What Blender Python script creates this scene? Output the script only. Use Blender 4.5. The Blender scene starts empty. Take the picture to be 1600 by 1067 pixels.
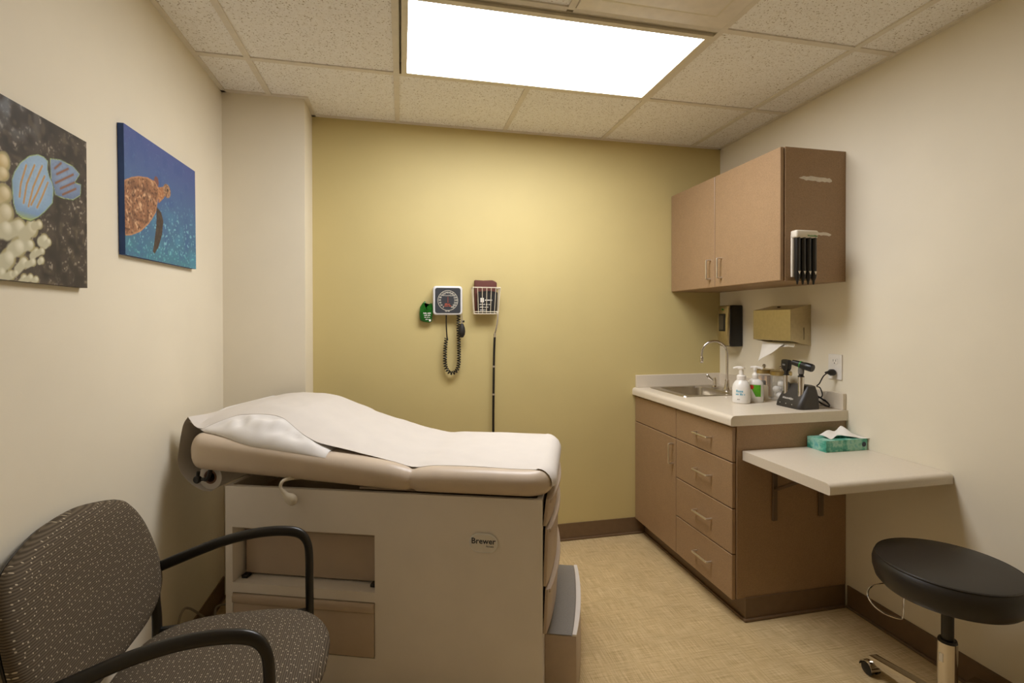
import bpy, bmesh, math, random
import numpy as np
from mathutils import Vector, Matrix
random.seed(7)
SC = bpy.context.scene
COL = SC.collection

# ------------------------------------------------------------------ camera, world, exposure
XL, XR, YB, YF, H = -0.8438, 2.0227, 2.8707, -1.36, 2.438      # room shell (metres)
YP, XP = 2.6545, -0.4696                                       # pillar in the back left corner
cam = bpy.data.cameras.new('camera'); cam_ob = bpy.data.objects.new('camera', cam); COL.objects.link(cam_ob)
cam.sensor_width = 36.0; cam.lens = 778.13 / 1600 * 36
cam.shift_y = -(533.5 - 505.04) / 1600
cam.clip_start = 0.02
cam_ob.location = (0, 0, 1.3366)
cam_ob.rotation_euler = (Matrix.Rotation(-0.2183, 4, 'Z') @ Matrix.Rotation(math.pi/2 - 0.0069, 4, 'X') @ Matrix.Rotation(-0.0014, 4, 'Z')).to_euler()
SC.camera = cam_ob
w = bpy.data.worlds.new('world'); SC.world = w; w.use_nodes = True
w.node_tree.nodes['Background'].inputs[0].default_value = (0.9, 0.85, 0.78, 1)
w.node_tree.nodes['Background'].inputs[1].default_value = 0.0
SC.view_settings.view_transform = 'Standard'; SC.view_settings.look = 'None'
SC.view_settings.gamma = 1; SC.view_settings.use_curve_mapping = False
SC.view_settings.exposure = 1.1
LIGHT_L = 8.0          # radiance of the ceiling troffer lens

# ------------------------------------------------------------------ materials
def lin(c):
    c = [x/255 for x in c[:3]]
    return tuple((x/12.92 if x <= .04045 else ((x+.055)/1.055)**2.4) for x in c) + (1,)
class Nt:
    def __init__(s, name):
        s.m = bpy.data.materials.new(name); s.m.use_nodes = True
        s.t = s.m.node_tree; s.b = s.t.nodes['Principled BSDF']
    def n(s, kind, **kw):
        nd = s.t.nodes.new(kind)
        for k, v in kw.items():
            if k.startswith('i_'):
                nd.inputs[k[2:].replace('_', ' ')].default_value = v
            else: setattr(nd, k, v)
        return nd
    def l(s, a, b): s.t.links.new(a, b)
    def coord(s, out='Object', scale=(1,1,1)):
        tc = s.n('ShaderNodeTexCoord'); mp = s.n('ShaderNodeMapping'); mp.inputs['Scale'].default_value = scale
        s.l(tc.outputs[out], mp.inputs['Vector']); return mp.outputs[0]
    def noise(s, vec, scale=5, detail=3, rough=.5):
        nd = s.n('ShaderNodeTexNoise'); nd.inputs['Scale'].default_value = scale
        nd.inputs['Detail'].default_value = detail; nd.inputs['Roughness'].default_value = rough
        s.l(vec, nd.inputs['Vector']); return nd.outputs['Fac']
    def ramp(s, fac, stops):
        r = s.n('ShaderNodeValToRGB'); e = r.color_ramp.elements
        while len(e) < len(stops): e.new(.5)
        for el, (p, c) in zip(e, stops): el.position = p; el.color = c
        s.l(fac, r.inputs[0]); return r.outputs[0]
    def mix(s, fac, a, b, mode='MIX'):
        m = s.n('ShaderNodeMix', data_type='RGBA', blend_type=mode)
        for sock, v in ((m.inputs[0], fac), (m.inputs[6], a), (m.inputs[7], b)):
            if hasattr(v, 'is_output'): s.l(v, sock)
            else: sock.default_value = v
        return m.outputs[2]
    def math(s, op, a, b=None):
        m = s.n('ShaderNodeMath', operation=op)
        for sock, v in ((m.inputs[0], a), (m.inputs[1], b)):
            if v is None: continue
            if hasattr(v, 'is_output'): s.l(v, sock)
            else: sock.default_value = v
        return m.outputs[0]
    def bump(s, h, strength=.2, dist=.002):
        bp = s.n('ShaderNodeBump'); bp.inputs['Strength'].default_value = strength; bp.inputs['Distance'].default_value = dist
        s.l(h, bp.inputs['Height']); s.l(bp.outputs[0], s.b.inputs['Normal'])
    def col(s, v):
        if hasattr(v, 'is_output'): s.l(v, s.b.inputs['Base Color'])
        else: s.b.inputs['Base Color'].default_value = v
MAT = {}
def plain(name, rgb, rough=.5, metal=0, var=.04, scale=30, spec=None, bump=0, coat=0):
    s = Nt(name); c = lin(rgb); v = s.coord()
    f = s.noise(v, scale, 3)
    s.col(s.ramp(f, [(.3, tuple(x*(1-var) for x in c[:3])+(1,)), (.7, tuple(min(1, x*(1+var)) for x in c[:3])+(1,))]))
    s.b.inputs['Roughness'].default_value = rough; s.b.inputs['Metallic'].default_value = metal
    if spec is not None: s.b.inputs['Specular IOR Level'].default_value = spec
    if coat: s.b.inputs['Coat Weight'].default_value = coat; s.b.inputs['Coat Roughness'].default_value = .15
    if bump: s.bump(s.noise(v, scale*12, 2), bump, .001)
    MAT[name] = s.m; return s.m
def wall_paint(name, rgb):
    s = Nt(name); v = s.coord(); c = lin(rgb)
    f = s.noise(v, 3, 4)
    s.col(s.ramp(f, [(.3, tuple(x*.97 for x in c[:3])+(1,)), (.7, tuple(min(1, x*1.02) for x in c[:3])+(1,))]))
    s.b.inputs['Roughness'].default_value = .55; s.b.inputs['Specular IOR Level'].default_value = .3
    s.bump(s.noise(v, 220, 2), .12, .001); MAT[name] = s.m
wall_paint('cream', (236, 226, 203))
wall_paint('yellow', (206, 188, 130))

def m_tile():
    s = Nt('acoustic_tile'); v = s.coord()
    n1 = s.noise(v, 150, 2, .6); n2 = s.noise(v, 60, 2)
    pit = s.ramp(n1, [(.33, (0, 0, 0, 1)), (.40, (1, 1, 1, 1))])
    base = s.ramp(n2, [(.3, lin((244, 240, 233))), (.7, lin((250, 247, 242)))])
    s.col(s.mix(pit, lin((176, 161, 138)), base)); s.b.inputs['Roughness'].default_value = .9
    s.b.inputs['Specular IOR Level'].default_value = .1
    s.bump(n1, .35, .003); MAT['acoustic_tile'] = s.m
m_tile()
plain('tee', (226, 217, 200), .5)
plain('slab', (150, 140, 125), .9)
plain('light_frame', (226, 216, 192), .45)
plain('vent_white', (232, 222, 206), .5)
def m_emit(name, strength, rgb):
    s = Nt(name); s.b.inputs['Base Color'].default_value = (.8, .8, .8, 1)
    s.b.inputs['Emission Color'].default_value = rgb + (1,)
    s.b.inputs['Emission Strength'].default_value = strength; MAT[name] = s.m
m_emit('lens', LIGHT_L, (.98, .985, 1.03))

def m_floor():
    s = Nt('floor_vinyl')
    a = s.noise(s.coord('Object', (9, 260, 1)), 1, 3, .6)      # threads along x
    b = s.noise(s.coord('Object', (260, 9, 1)), 1, 3, .6)      # threads along y
    c = s.noise(s.coord('Object', (1, 1, 1)), 7, 3)
    t = s.math('ADD', s.math('MULTIPLY', a, .5), s.math('MULTIPLY', b, .5))
    col = s.ramp(t, [(.36, lin((180, 152, 106))), (.5, lin((210, 183, 134))), (.66, lin((232, 209, 164)))])
    blot = s.ramp(c, [(.35, (.92, .92, .92, 1)), (.65, (1, 1, 1, 1))])
    s.col(s.mix(1, col, blot, 'MULTIPLY')); s.b.inputs['Roughness'].default_value = .42
    s.b.inputs['Specular IOR Level'].default_value = .35
    s.bump(t, .06, .001); MAT['floor_vinyl'] = s.m
m_floor()
plain('baseboard', (112, 88, 62), .4, var=.06)
def m_laminate(name, rgb):
    s = Nt(name); v = s.coord(); c = lin(rgb)
    f = s.noise(v, 330, 2, .7); g = s.noise(v, 18, 3)
    fine = s.ramp(f, [(.35, tuple(x*.84 for x in c[:3])+(1,)), (.65, tuple(x*1.16 for x in c[:3])+(1,))])
    s.col(s.mix(1, fine, s.ramp(g, [(.3, (.95, .95, .95, 1)), (.7, (1, 1, 1, 1))]), 'MULTIPLY'))
    s.b.inputs['Roughness'].default_value = .42; s.b.inputs['Specular IOR Level'].default_value = .4; MAT[name] = s.m
m_laminate('laminate', (160, 130, 97))
plain('laminate_edge', (160, 130, 97), .4)
plain('cab_dark', (38, 28, 20), .7)
plain('counter', (222, 210, 190), .32, var=.025, scale=160)
plain('counter_line', (150, 132, 106), .5)
plain('steel', (190, 182, 168), .28, 1, var=.03)
plain('brushed', (196, 184, 152), .38, 1, var=.05, scale=60)
plain('chrome', (215, 210, 204), .1, 1, var=.01)
plain('nickel', (225, 218, 206), .35, 1, var=.02)
plain('table_shell', (231, 223, 214), .45, var=.03, scale=6)
plain('table_drawer', (190, 171, 151), .45, var=.04, scale=10)
plain('table_inside', (190, 171, 151), .6)
plain('vinyl_beige', (205, 187, 165), .34, var=.04, scale=9, spec=.45)
plain('step_tread', (140, 134, 126), .7, var=.12, scale=300, bump=.3)
plain('step_shell', (186, 168, 150), .4)
plain('paper_white', (214, 206, 196), .75, var=.015, scale=14, spec=.15)
plain('pillow_white', (228, 223, 217), .75, var=.015, scale=12, spec=.15)
plain('cardboard', (120, 86, 66), .8)
plain('black_plastic', (24, 21, 18), .38)
plain('black_matte', (34, 30, 26), .6)
plain('black_frame', (30, 27, 23), .33, spec=.5)
plain('black_vinyl', (36, 31, 26), .42, var=.06, scale=40, bump=.1)
plain('charger_grey', (52, 48, 43), .45)
plain('grey_mid', (110, 106, 100), .5)
plain('grey_tube', (172, 160, 140), .45)
plain('white_plastic', (236, 230, 220), .35)
plain('offwhite_plastic', (226, 216, 196), .35)
plain('bottle_white', (238, 234, 226), .3)
plain('label_blue', (108, 176, 196), .5)
plain('label_green', (92, 170, 30), .45, var=.25, scale=28)
plain('label_green_dark', (40, 130, 40), .45)
plain('label_red', (206, 52, 36), .5)
plain('green_pack', (28, 92, 26), .22, var=.35, scale=40)
plain('green_pack_dark', (14, 52, 16), .25)
plain('gauge_rim', (226, 224, 222), .35)
plain('gauge_face', (62, 64, 68), .35)
plain('gauge_mark', (214, 208, 190), .5)
plain('gauge_red', (202, 96, 66), .5)
plain('maroon', (94, 48, 36), .75, bump=.2, scale=60)
plain('cuff_black', (30, 26, 24), .8)
plain('wire_cream', (222, 210, 182), .35)
plain('tape', (226, 216, 200), .7, var=.08)
plain('wood_stick', (206, 164, 112), .7, var=.1, scale=50)
plain('cotton', (240, 236, 230), .95, bump=.4, scale=60)
plain('amber_metal', (188, 168, 118), .3, 1)
plain('tissue_white', (240, 235, 226), .8, var=.02)
plain('print_navy', (40, 48, 66), .5)
plain('print_grey', (120, 116, 112), .5)
plain('cable_grey', (158, 146, 128), .5)
plain('bracket_brown', (104, 84, 62), .45)
plain('badge_face', (226, 221, 214), .35, var=.02)
def m_tissuebox():
    s = Nt('tissue_box_print'); v = s.coord()
    n = s.noise(v, 24, 4, .6)
    s.col(s.ramp(n, [(.34, lin((36, 122, 104))), (.46, lin((86, 172, 148))), (.58, lin((160, 208, 186))), (.7, lin((96, 176, 170)))]))
    s.b.inputs['Roughness'].default_value = .45; MAT['tissue_box_print'] = s.m
m_tissuebox()
def m_glass(name, rgb, alpha_t=.9):
    s = Nt(name); s.b.inputs['Base Color'].default_value = lin(rgb)
    s.b.inputs['Transmission Weight'].default_value = alpha_t; s.b.inputs['Roughness'].default_value = .04
    s.b.inputs['IOR'].default_value = 1.15; MAT[name] = s.m
m_glass('jar_glass', (245, 242, 232), 0)
MAT['jar_glass'].node_tree.nodes['Principled BSDF'].inputs['Alpha'].default_value = .14
m_glass('soap_window', (120, 110, 90), .4)
plain('translucent', (226, 214, 190), .35)
def m_fabric(name, axis):
    s = Nt(name); tc = s.n('ShaderNodeTexCoord'); sp = s.n('ShaderNodeSeparateXYZ'); s.l(tc.outputs['Object'], sp.inputs[0])
    yy = sp.outputs['Y']; vv = sp.outputs[axis]
    w_ = s.math('SINE', s.math('MULTIPLY', vv, 2*math.pi/.0052))
    base = s.ramp(s.math('ADD', s.math('MULTIPLY', w_, .5), .5), [(0, lin((74, 64, 51))), (1, lin((108, 96, 79)))])
    cb = s.n('ShaderNodeCombineXYZ'); s.l(yy, cb.inputs[0]); s.l(vv, cb.inputs[1])
    vo = s.n('ShaderNodeTexVoronoi', voronoi_dimensions='2D'); vo.inputs['Scale'].default_value = 70; vo.inputs['Randomness'].default_value = .75
    s.l(cb.outputs[0], vo.inputs['Vector'])
    dot = s.math('LESS_THAN', vo.outputs['Distance'], .11)
    s.col(s.mix(dot, base, lin((190, 176, 150)))); s.b.inputs['Roughness'].default_value = .8
    s.b.inputs['Specular IOR Level'].default_value = .2
    s.bump(w_, .15, .001); MAT[name] = s.m
m_fabric('fabric_seat', 'X'); m_fabric('fabric_back', 'Z')
def m_print(name):
    s = Nt(name); a = s.n('ShaderNodeAttribute', attribute_name='print')
    s.l(a.outputs['Color'], s.b.inputs['Base Color']); s.b.inputs['Roughness'].default_value = .6
    s.bump(s.noise(s.coord(), 900, 1), .1, .0005); MAT[name] = s.m
m_print('canvas_print')

# ------------------------------------------------------------------ mesh helpers
def bm_new(): return bmesh.new()
def box(x0, x1, y0, y1, z0, z1, bev=0, seg=2, bm=None):
    b = bmesh.new()
    vs = [b.verts.new((x, y, z)) for x in (x0, x1) for y in (y0, y1) for z in (z0, z1)]
    for f in ((0,1,3,2), (4,6,7,5), (0,4,5,1), (2,3,7,6), (0,2,6,4), (1,5,7,3)):
        b.faces.new([vs[i] for i in f])
    if bev > 0:
        bmesh.ops.bevel(b, geom=b.edges[:], offset=bev, segments=seg, profile=.5, affect='EDGES')
    return merge(bm, b)
def merge(bm, b):
    if bm is None: return b
    me = bpy.data.meshes.new('tmp'); b.to_mesh(me); bm.from_mesh(me); bpy.data.meshes.remove(me); b.free(); return bm
def prism(poly, axis, lo, hi, bev=0, seg=2, bm=None):
    """poly: 2-D outline; axis: the direction it is extruded in."""
    b = bmesh.new()
    def P(p, t):
        return {'x': (t, p[0], p[1]), 'y': (p[0], t, p[1]), 'z': (p[0], p[1], t)}[axis]
    A = [b.verts.new(P(p, lo)) for p in poly]; B = [b.verts.new(P(p, hi)) for p in poly]
    n = len(poly)
    for i in range(n): b.faces.new((A[i], A[(i+1) % n], B[(i+1) % n], B[i]))
    fa = b.faces.new(A[::-1]); fb = b.faces.new(B)
    bmesh.ops.recalc_face_normals(b, faces=b.faces[:])
    if bev > 0:
        es = [e for e in b.edges if len(e.link_faces) == 2 and e.calc_face_angle(0) > .5]
        bmesh.ops.bevel(b, geom=es, offset=bev, segments=seg, profile=.5, affect='EDGES')
    return merge(bm, b)
def lathe(prof, n=28, c=(0, 0, 0), bm=None, mtx=None):
    b = bmesh.new(); rings = []
    for r, z in prof:
        if r < 1e-6: rings.append([b.verts.new((0, 0, z))])
        else: rings.append([b.verts.new((r*math.cos(2*math.pi*i/n), r*math.sin(2*math.pi*i/n), z)) for i in range(n)])
    for A, B in zip(rings, rings[1:]):
        for i in range(n):
            j = (i+1) % n
            q = [A[i % len(A)], A[j % len(A)], B[j % len(B)], B[i % len(B)]]
            q = list(dict.fromkeys(q))
            if len(q) > 2: b.faces.new(q)
    bmesh.ops.recalc_face_normals(b, faces=b.faces[:])
    M = Matrix.Translation(c) @ (mtx if mtx else Matrix())
    b.transform(M); return merge(bm, b)
def tube(pts, r, n=10, closed=False, bm=None, sq=1.0, up=None):
    """sweep an (oval) section along pts; sq flattens the section along the binormal."""
    b = bmesh.new(); P = [Vector(p) for p in pts]; N = len(P); rings = []
    T = []
    for i in range(N):
        a = P[(i-1) % N] if (closed or i > 0) else P[i]; c = P[(i+1) % N] if (closed or i < N-1) else P[i]
        T.append((c-a).normalized())
    u = Vector(up) if up else (Vector((0, 0, 1)) if abs(T[0].z) < .9 else Vector((1, 0, 0)))
    u = (u - T[0]*u.dot(T[0])).normalized()
    for i in range(N):
        if i: 
            q = T[i-1].rotation_difference(T[i]); u = q @ u; u = (u - T[i]*u.dot(T[i])).normalized()
        v = T[i].cross(u); rr = r[i] if isinstance(r, (list, tuple)) else r
        rings.append([b.verts.new(P[i] + u*rr*math.cos(2*math.pi*k/n) + v*rr*sq*math.sin(2*math.pi*k/n)) for k in range(n)])
    L = list(zip(rings, rings[1:])) + ([(rings[-1], rings[0])] if closed else [])
    for A, B in L:
        for k in range(n): b.faces.new((A[k], A[(k+1) % n], B[(k+1) % n], B[k]))
    if not closed: b.faces.new(rings[0][::-1]); b.faces.new(rings[-1])
    bmesh.ops.recalc_face_normals(b, faces=b.faces[:])
    return merge(bm, b)
def spline(ctrl, n=8):
    """Catmull-Rom through the control points."""
    P = [Vector(p) for p in ctrl]; P = [P[0]*2-P[1]] + P + [P[-1]*2-P[-2]]; out = []
    for i in range(1, len(P)-2):
        for k in range(n):
            t = k/n; a, b_, c, d = P[i-1], P[i], P[i+1], P[i+2]
            out.append(.5*((2*b_) + (c-a)*t + (2*a-5*b_+4*c-d)*t*t + (3*b_-a-3*c+d)*t**3))
    out.append(P[-2]); return out
def grid(nu, nv, fn, thick=0, closed_u=False, bm=None):
    b = bmesh.new(); V = [[b.verts.new(fn(i/(nu-1 if not closed_u else nu), j/(nv-1))) for j in range(nv)] for i in range(nu)]
    for i in range(nu if closed_u else nu-1):
        for j in range(nv-1):
            b.faces.new((V[i][j], V[(i+1) % nu][j], V[(i+1) % nu][j+1], V[i][j+1]))
    bmesh.ops.recalc_face_normals(b, faces=b.faces[:])
    if thick: bmesh.ops.solidify(b, geom=b.faces[:], thickness=thick)
    return merge(bm, b)
def obj(name, bm, mat, parent=None, loc=None, smooth=True, label=None):
    me = bpy.data.meshes.new(name)
    if smooth:
        for f in bm.faces: f.smooth = True
        for e in bm.edges:
            if len(e.link_faces) == 2 and e.calc_face_angle(0) > .62: e.smooth = False
    bm.to_mesh(me); bm.free(); me.materials.append(MAT[mat])
    o = bpy.data.objects.new(name, me); COL.objects.link(o)
    if parent is not None: o.parent = parent
    if loc is not None: o.location = loc
    if label: o['label'] = label
    return o
def thing(name, label, cat, loc=(0, 0, 0), rotz=0, group=None):
    o = bpy.data.objects.new(name, None); COL.objects.link(o); o.empty_display_size = .05
    o.location = loc; o.rotation_euler = (0, 0, rotz); o['label'] = label; o['category'] = cat
    if group: o['group'] = group
    return o
def shift(bm, d):
    bmesh.ops.translate(bm, vec=Vector(d), verts=bm.verts[:]); return bm
class W:
    """a thing whose parts are written in room coordinates."""
    def __init__(s, *a, **k): s.o = thing(*a, **k); s.loc = Vector(s.o.location)
    def add(s, name, bm, mat, parent=None, **k):
        return obj(name, shift(bm, -s.loc), mat, parent or s.o, **k)
def tag(o, label, cat, group=None):
    o['label'] = label; o['category'] = cat
    if group: o['group'] = group
    return o
def struct(name, bm, mat, **k):
    o = obj(name, bm, mat, smooth=False, **k); o['kind'] = 'structure'; return o
def text_bm(txt, size, depth=.0004, align='CENTER', mtx=None, shear=0, bold=0):
    cu = bpy.data.curves.new('txt', 'FONT'); cu.body = txt; cu.size = size; cu.extrude = depth; cu.align_x = align; cu.align_y = 'CENTER'
    cu.shear = shear; cu.offset = bold; cu.resolution_u = 2
    o = bpy.data.objects.new('txt', cu); COL.objects.link(o)
    dg = bpy.context.evaluated_depsgraph_get(); me = bpy.data.meshes.new_from_object(o.evaluated_get(dg))
    b = bmesh.new(); b.from_mesh(me); bpy.data.objects.remove(o); bpy.data.curves.remove(cu); bpy.data.meshes.remove(me)
    if mtx: b.transform(mtx)
    return b
def print_bm(width, size, mtx=None, seed=1, depth=.0002):
    """a line of print too small to read: short strokes grouped like words."""
    rnd = random.Random(seed); b = bmesh.new(); x = -width/2
    while x < width/2 - size*.3:
        n = rnd.randint(3, 7)
        for k in range(n):
            w_ = size*rnd.uniform(.22, .42); h_ = size*rnd.choice((.5, .5, .72))
            if x+w_ > width/2: break
            box(x, x+w_, -size*.28, -size*.28+h_, -depth, depth, bm=b); x += w_+size*.1
        x += size*.38
    if mtx: b.transform(mtx)
    return b
def facing(loc, normal, up=(0, 0, 1)):
    """matrix that puts a text's plane (x right, y up) at loc facing along normal."""
    z = Vector(normal).normalized(); y = Vector(up); y = (y - z*y.dot(z)).normalized(); x = y.cross(z)
    M = Matrix((x, y, z)).transposed().to_4x4(); M.translation = Vector(loc); return M
def rrect(w_, h_, r, n=5):
    P = []
    for cx, cy, a0 in ((w_/2-r, h_/2-r, 0), (-w_/2+r, h_/2-r, 90), (-w_/2+r, -h_/2+r, 180), (w_/2-r, -h_/2+r, 270)):
        for k in range(n+1):
            a = math.radians(a0 + 90*k/n); P.append((cx+r*math.cos(a), cy+r*math.sin(a)))
    return P

# ------------------------------------------------------------------ the room shell
struct('floor', box(XL-.1, XR+.1, YF-.1, YB+.1, -.1, 0), 'floor_vinyl')
struct('wall_back', box(XL-.1, XR+.1, YB, YB+.1, 0, H+.12), 'yellow')
struct('wall_left', box(XL-.1, XL, YF-.1, YB, 0, H+.12), 'cream')
struct('wall_right', box(XR, XR+.1, YF-.1, YB, 0, H+.12), 'cream')
struct('wall_pillar', box(XL, XP, YP, YB, 0, H+.12), 'cream')
fw = box(XL-.1, -.5, YF-.1, YF, 0, H+.12); box(.42, XR+.1, YF-.1, YF, 0, H+.12, bm=fw); box(-.5, .42, YF-.1, YF, 2.08, H+.12, bm=fw)
struct('wall_front', fw, 'cream')
dd_ = struct('door_1', box(-.495, .415, YF-.07, YF-.03, .008, 2.075), 'laminate')
obj('door_handle', tube([(.34, YF-.03, 1.0), (.34, YF+.02, 1.0), (.25, YF+.02, 1.0)], .009, 10), 'nickel', dd_)

# ceiling: slab above, lay-in tiles on an exposed grid
ceil = struct('ceiling', box(XL-.1, XR+.1, YF-.1, YB+.1, H+.12, H+.2), 'slab')
GX = [XL, -.63, -.02, .59, 1.20, 1.81, XR]
GY = [YB, 2.30, 1.69, 1.08, .47, -.14, -.75, YF]
def inpillar(x0, x1, y0, y1): return x0 < XP-.01 and y1 > YP+.01
for i in range(len(GX)-1):
    for j in range(len(GY)-1):
        x0, x1, y1, y0 = GX[i], GX[i+1], GY[j], GY[j+1]
        if j == 1 and i in (2, 3): continue                      # the light takes two cells
        if j == 2 and i == 3: continue                           # the air diffuser
        if inpillar(x0, x1, y0, y1):
            b = box(x0+.002, min(x1-.002, XP), y0+.002, YP-.003, H+.006, H+.02) if x0 < XP else None
            if x1 > XP: box(XP, x1-.002, y0+.002, y1-.003, H+.006, H+.02, bm=b)
        else: b = box(x0+.002, x1-.002, y0+.002, y1-.002, H+.006, H+.02)
        obj('ceiling_tile', b, 'acoustic_tile', ceil, smooth=False)
TW = .0125
for gx in GX[1:-1]:
    segs = [(YF, YB)]
    if gx == .59: segs = [(YF, 1.69), (2.30, YB)]
    if gx == -.63: segs = [(YF, YP)]
    for a, b_ in segs: obj('grid_tee', box(gx-TW, gx+TW, a, b_, H, H+.03), 'tee', ceil, smooth=False)
for gy in GY[1:-1]:
    xs = [XL] + [g for g in GX[1:-1]] + [XR]
    for a, b_ in zip(xs, xs[1:]):
        obj('grid_tee', box(a+(TW if a != XL else 0), b_-(TW if b_ != XR else 0), gy-TW, gy+TW, H+.0004, H+.03), 'tee', ceil, smooth=False)
wa = .02
for q in ((XL, XL+wa, YF, YP), (XR-wa, XR, YF, YB), (XP, XR, YB-wa, YB), (XL, XP+wa, YP-wa, YP), (XP, XP+wa, YP, YB), (XL, XR, YF, YF+wa)):
    obj('wall_angle', box(q[0], q[1], q[2], q[3], H-.001, H+.012), 'tee', ceil, smooth=False)
# coved vinyl baseboards with a small toe
def baseboard(name, pts, t=.006, hgt=.1016):
    bm = bmesh.new()
    for (x0, y0), (x1, y1), (nx, ny) in pts:
        lo = (min(x0, x1, x0+nx*t, x1+nx*t), max(x0, x1, x0+nx*t, x1+nx*t), min(y0, y1, y0+ny*t, y1+ny*t), max(y0, y1, y0+ny*t, y1+ny*t))
        box(*lo, 0, hgt, bm=bm)
        t2 = .016
        lo = (min(x0, x1, x0+nx*t2, x1+nx*t2), max(x0, x1, x0+nx*t2, x1+nx*t2), min(y0, y1, y0+ny*t2, y1+ny*t2), max(y0, y1, y0+ny*t2, y1+ny*t2))
        box(*lo, 0, .012, bm=bm, bev=.004, seg=2)
    return struct(name, bm, 'baseboard')
baseboard('baseboard_back', [((XP+.016, YB), (1.489, YB), (0, -1))])
baseboard('baseboard_right', [((XR, YF), (XR, 1.9289-.016), (-1, 0))])
baseboard('baseboard_left', [((XL, YF), (XL, YP-.016), (1, 0))])
baseboard('baseboard_pillar', [((XL+.016, YP), (XP, YP), (0, -1)), ((XP, YP-.016), (XP, YB), (1, 0))])

# ------------------------------------------------------------------ ceiling light and air diffuser
def troffer(x0, x1, y0, y1, label, lens_mat, zc=H, d=.0125):
    t = W('ceiling_light', label, 'ceiling light', ((x0+x1)/2, (y0+y1)/2, zc-.012))
    x0 += d; x1 -= d; y0 += d; y1 -= d
    def ring(a, w_, z0, z1):
        b = box(x0+a, x0+a+w_, y0+a, y1-a, z0, z1); box(x1-a-w_, x1-a, y0+a, y1-a, z0, z1, bm=b)
        box(x0+a+w_, x1-a-w_, y0+a, y0+a+w_, z0, z1, bm=b); box(x0+a+w_, x1-a-w_, y1-a-w_, y1-a, z0, z1, bm=b); return b
    t.add('reveal', ring(0, .0012, zc-.002, zc+.052), 'light_frame', smooth=False)
    t.add('lens_frame', ring(.010, .024, zc-.012, zc+.052), 'light_frame', smooth=False)
    t.add('lens', box(x0+.034, x1-.034, y0+.034, y1-.034, zc-.006, zc), lens_mat, smooth=False, label='glowing white acrylic lens')
    t.add('housing', box(x0, x1, y0, y1, zc+.052, zc+.11), 'light_frame', smooth=False)
troffer(-.02, 1.20, 1.69, 2.30, 'glowing recessed fluorescent light panel in the dropped ceiling', 'lens')
t = W('air_diffuser', 'flat white square air diffuser panel in the ceiling beside the light', 'air vent', (.895, 1.385, H-.01))
x0, x1, y0, y1 = .605, 1.185, 1.095, 1.675
b = box(x0, x1, y0, y1, H-.004, H+.02, .003); t.add('frame', b, 'vent_white')
t.add('plaque_edge', box(x0+.068, x1-.068, y0+.068, y1-.068, H-.008, H-.003), 'light_frame', smooth=False)
t.add('plaque', box(x0+.08, x1-.08, y0+.08, y1-.08, H-.012, H-.0075, .002), 'vent_white')

# ------------------------------------------------------------------ base cabinet, worktop, sink
CE, CF, SPL = 1.925, 1.422, 2.392        # cabinet end, door face plane, door / drawer split
def d_handle(p0, p1, out, r=.005):
    """wire pull between two feet, standing off along out."""
    a, b_, o = Vector(p0), Vector(p1), Vector(out); e = (b_-a).normalized()*.008
    return tube(spline([a, a+o*.55, a+o*.9+e*.25, a+o+e, (a+b_)/2+o, b_+o-e, b_+o*.9-e*.25, b_+o*.55, b_], 4), r, 8)
t = W('base_cabinet', 'brown laminate base cabinet with four drawers and a door below the sink', 'cabinet', (1.73, 2.4, 0))
b = box(CF+.021, XR-.002, CE, CE+.02, .1016, .866); t.add('end_panel', b, 'laminate', smooth=False)
b = box(CF+.021, XR-.002, YB-.022, YB-.002, .1016, .866); box(CF+.021, XR-.022, CE+.02, YB-.022, .1016, .12, bm=b); box(XR-.022, XR-.002, CE+.02, YB-.022, .1016, .866, bm=b)
t.add('carcass', b, 'laminate', smooth=False)
b = box(CF+.021, CF+.032, CE+.02, YB-.022, .12, .866); t.add('face_frame', b, 'laminate', smooth=False)
t.add('toe_kick', box(1.4885, XR-.002, CE+.002, YB-.018, .0, .1015), 'baseboard', smooth=False)
bt = box(1.4825, 1.4884, CE+.001, YB-.018, .011, .1); box(1.4825, XR-.018, CE-.006, CE+.001, .011, .1016, bm=bt)
box(1.4725, 1.4883, CE+.001, YB-.018, 0, .012, .003, bm=bt); box(1.4725, XR-.018, CE-.016, CE+.001, 0, .012, .003, bm=bt)
t.add('kick_strip', bt, 'baseboard')
g = .0022
def band(o):
    o.data.materials.append(MAT['laminate_edge'])
    for p in o.data.polygons:
        if abs(p.normal.x) < .97: p.material_index = 1
    return o
def front(name, y0, y1, z0, z1):
    return band(t.add(name, box(CF, CF+.019, y0+g, y1-g, z0+g, z1-g, .0022, 1), 'laminate', smooth=False))
front('false_front', SPL, YB-.004, .705, .862)
dr = front('door', SPL, YB-.004, .094, .705)
t.add('handle', d_handle((CF, 2.418, .566), (CF, 2.418, .672), (-.028, 0, 0)), 'nickel', dr)
for z0, z1 in ((.705, .862), (.5, .705), (.297, .5), (.094, .297)):
    dw = front('drawer', CE+.004, SPL, z0, z1)
    t.add('handle', d_handle((CF, 2.08, (z0+z1)/2), (CF, 2.2, (z0+z1)/2), (-.028, 0, 0)), 'nickel', dw)

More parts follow.
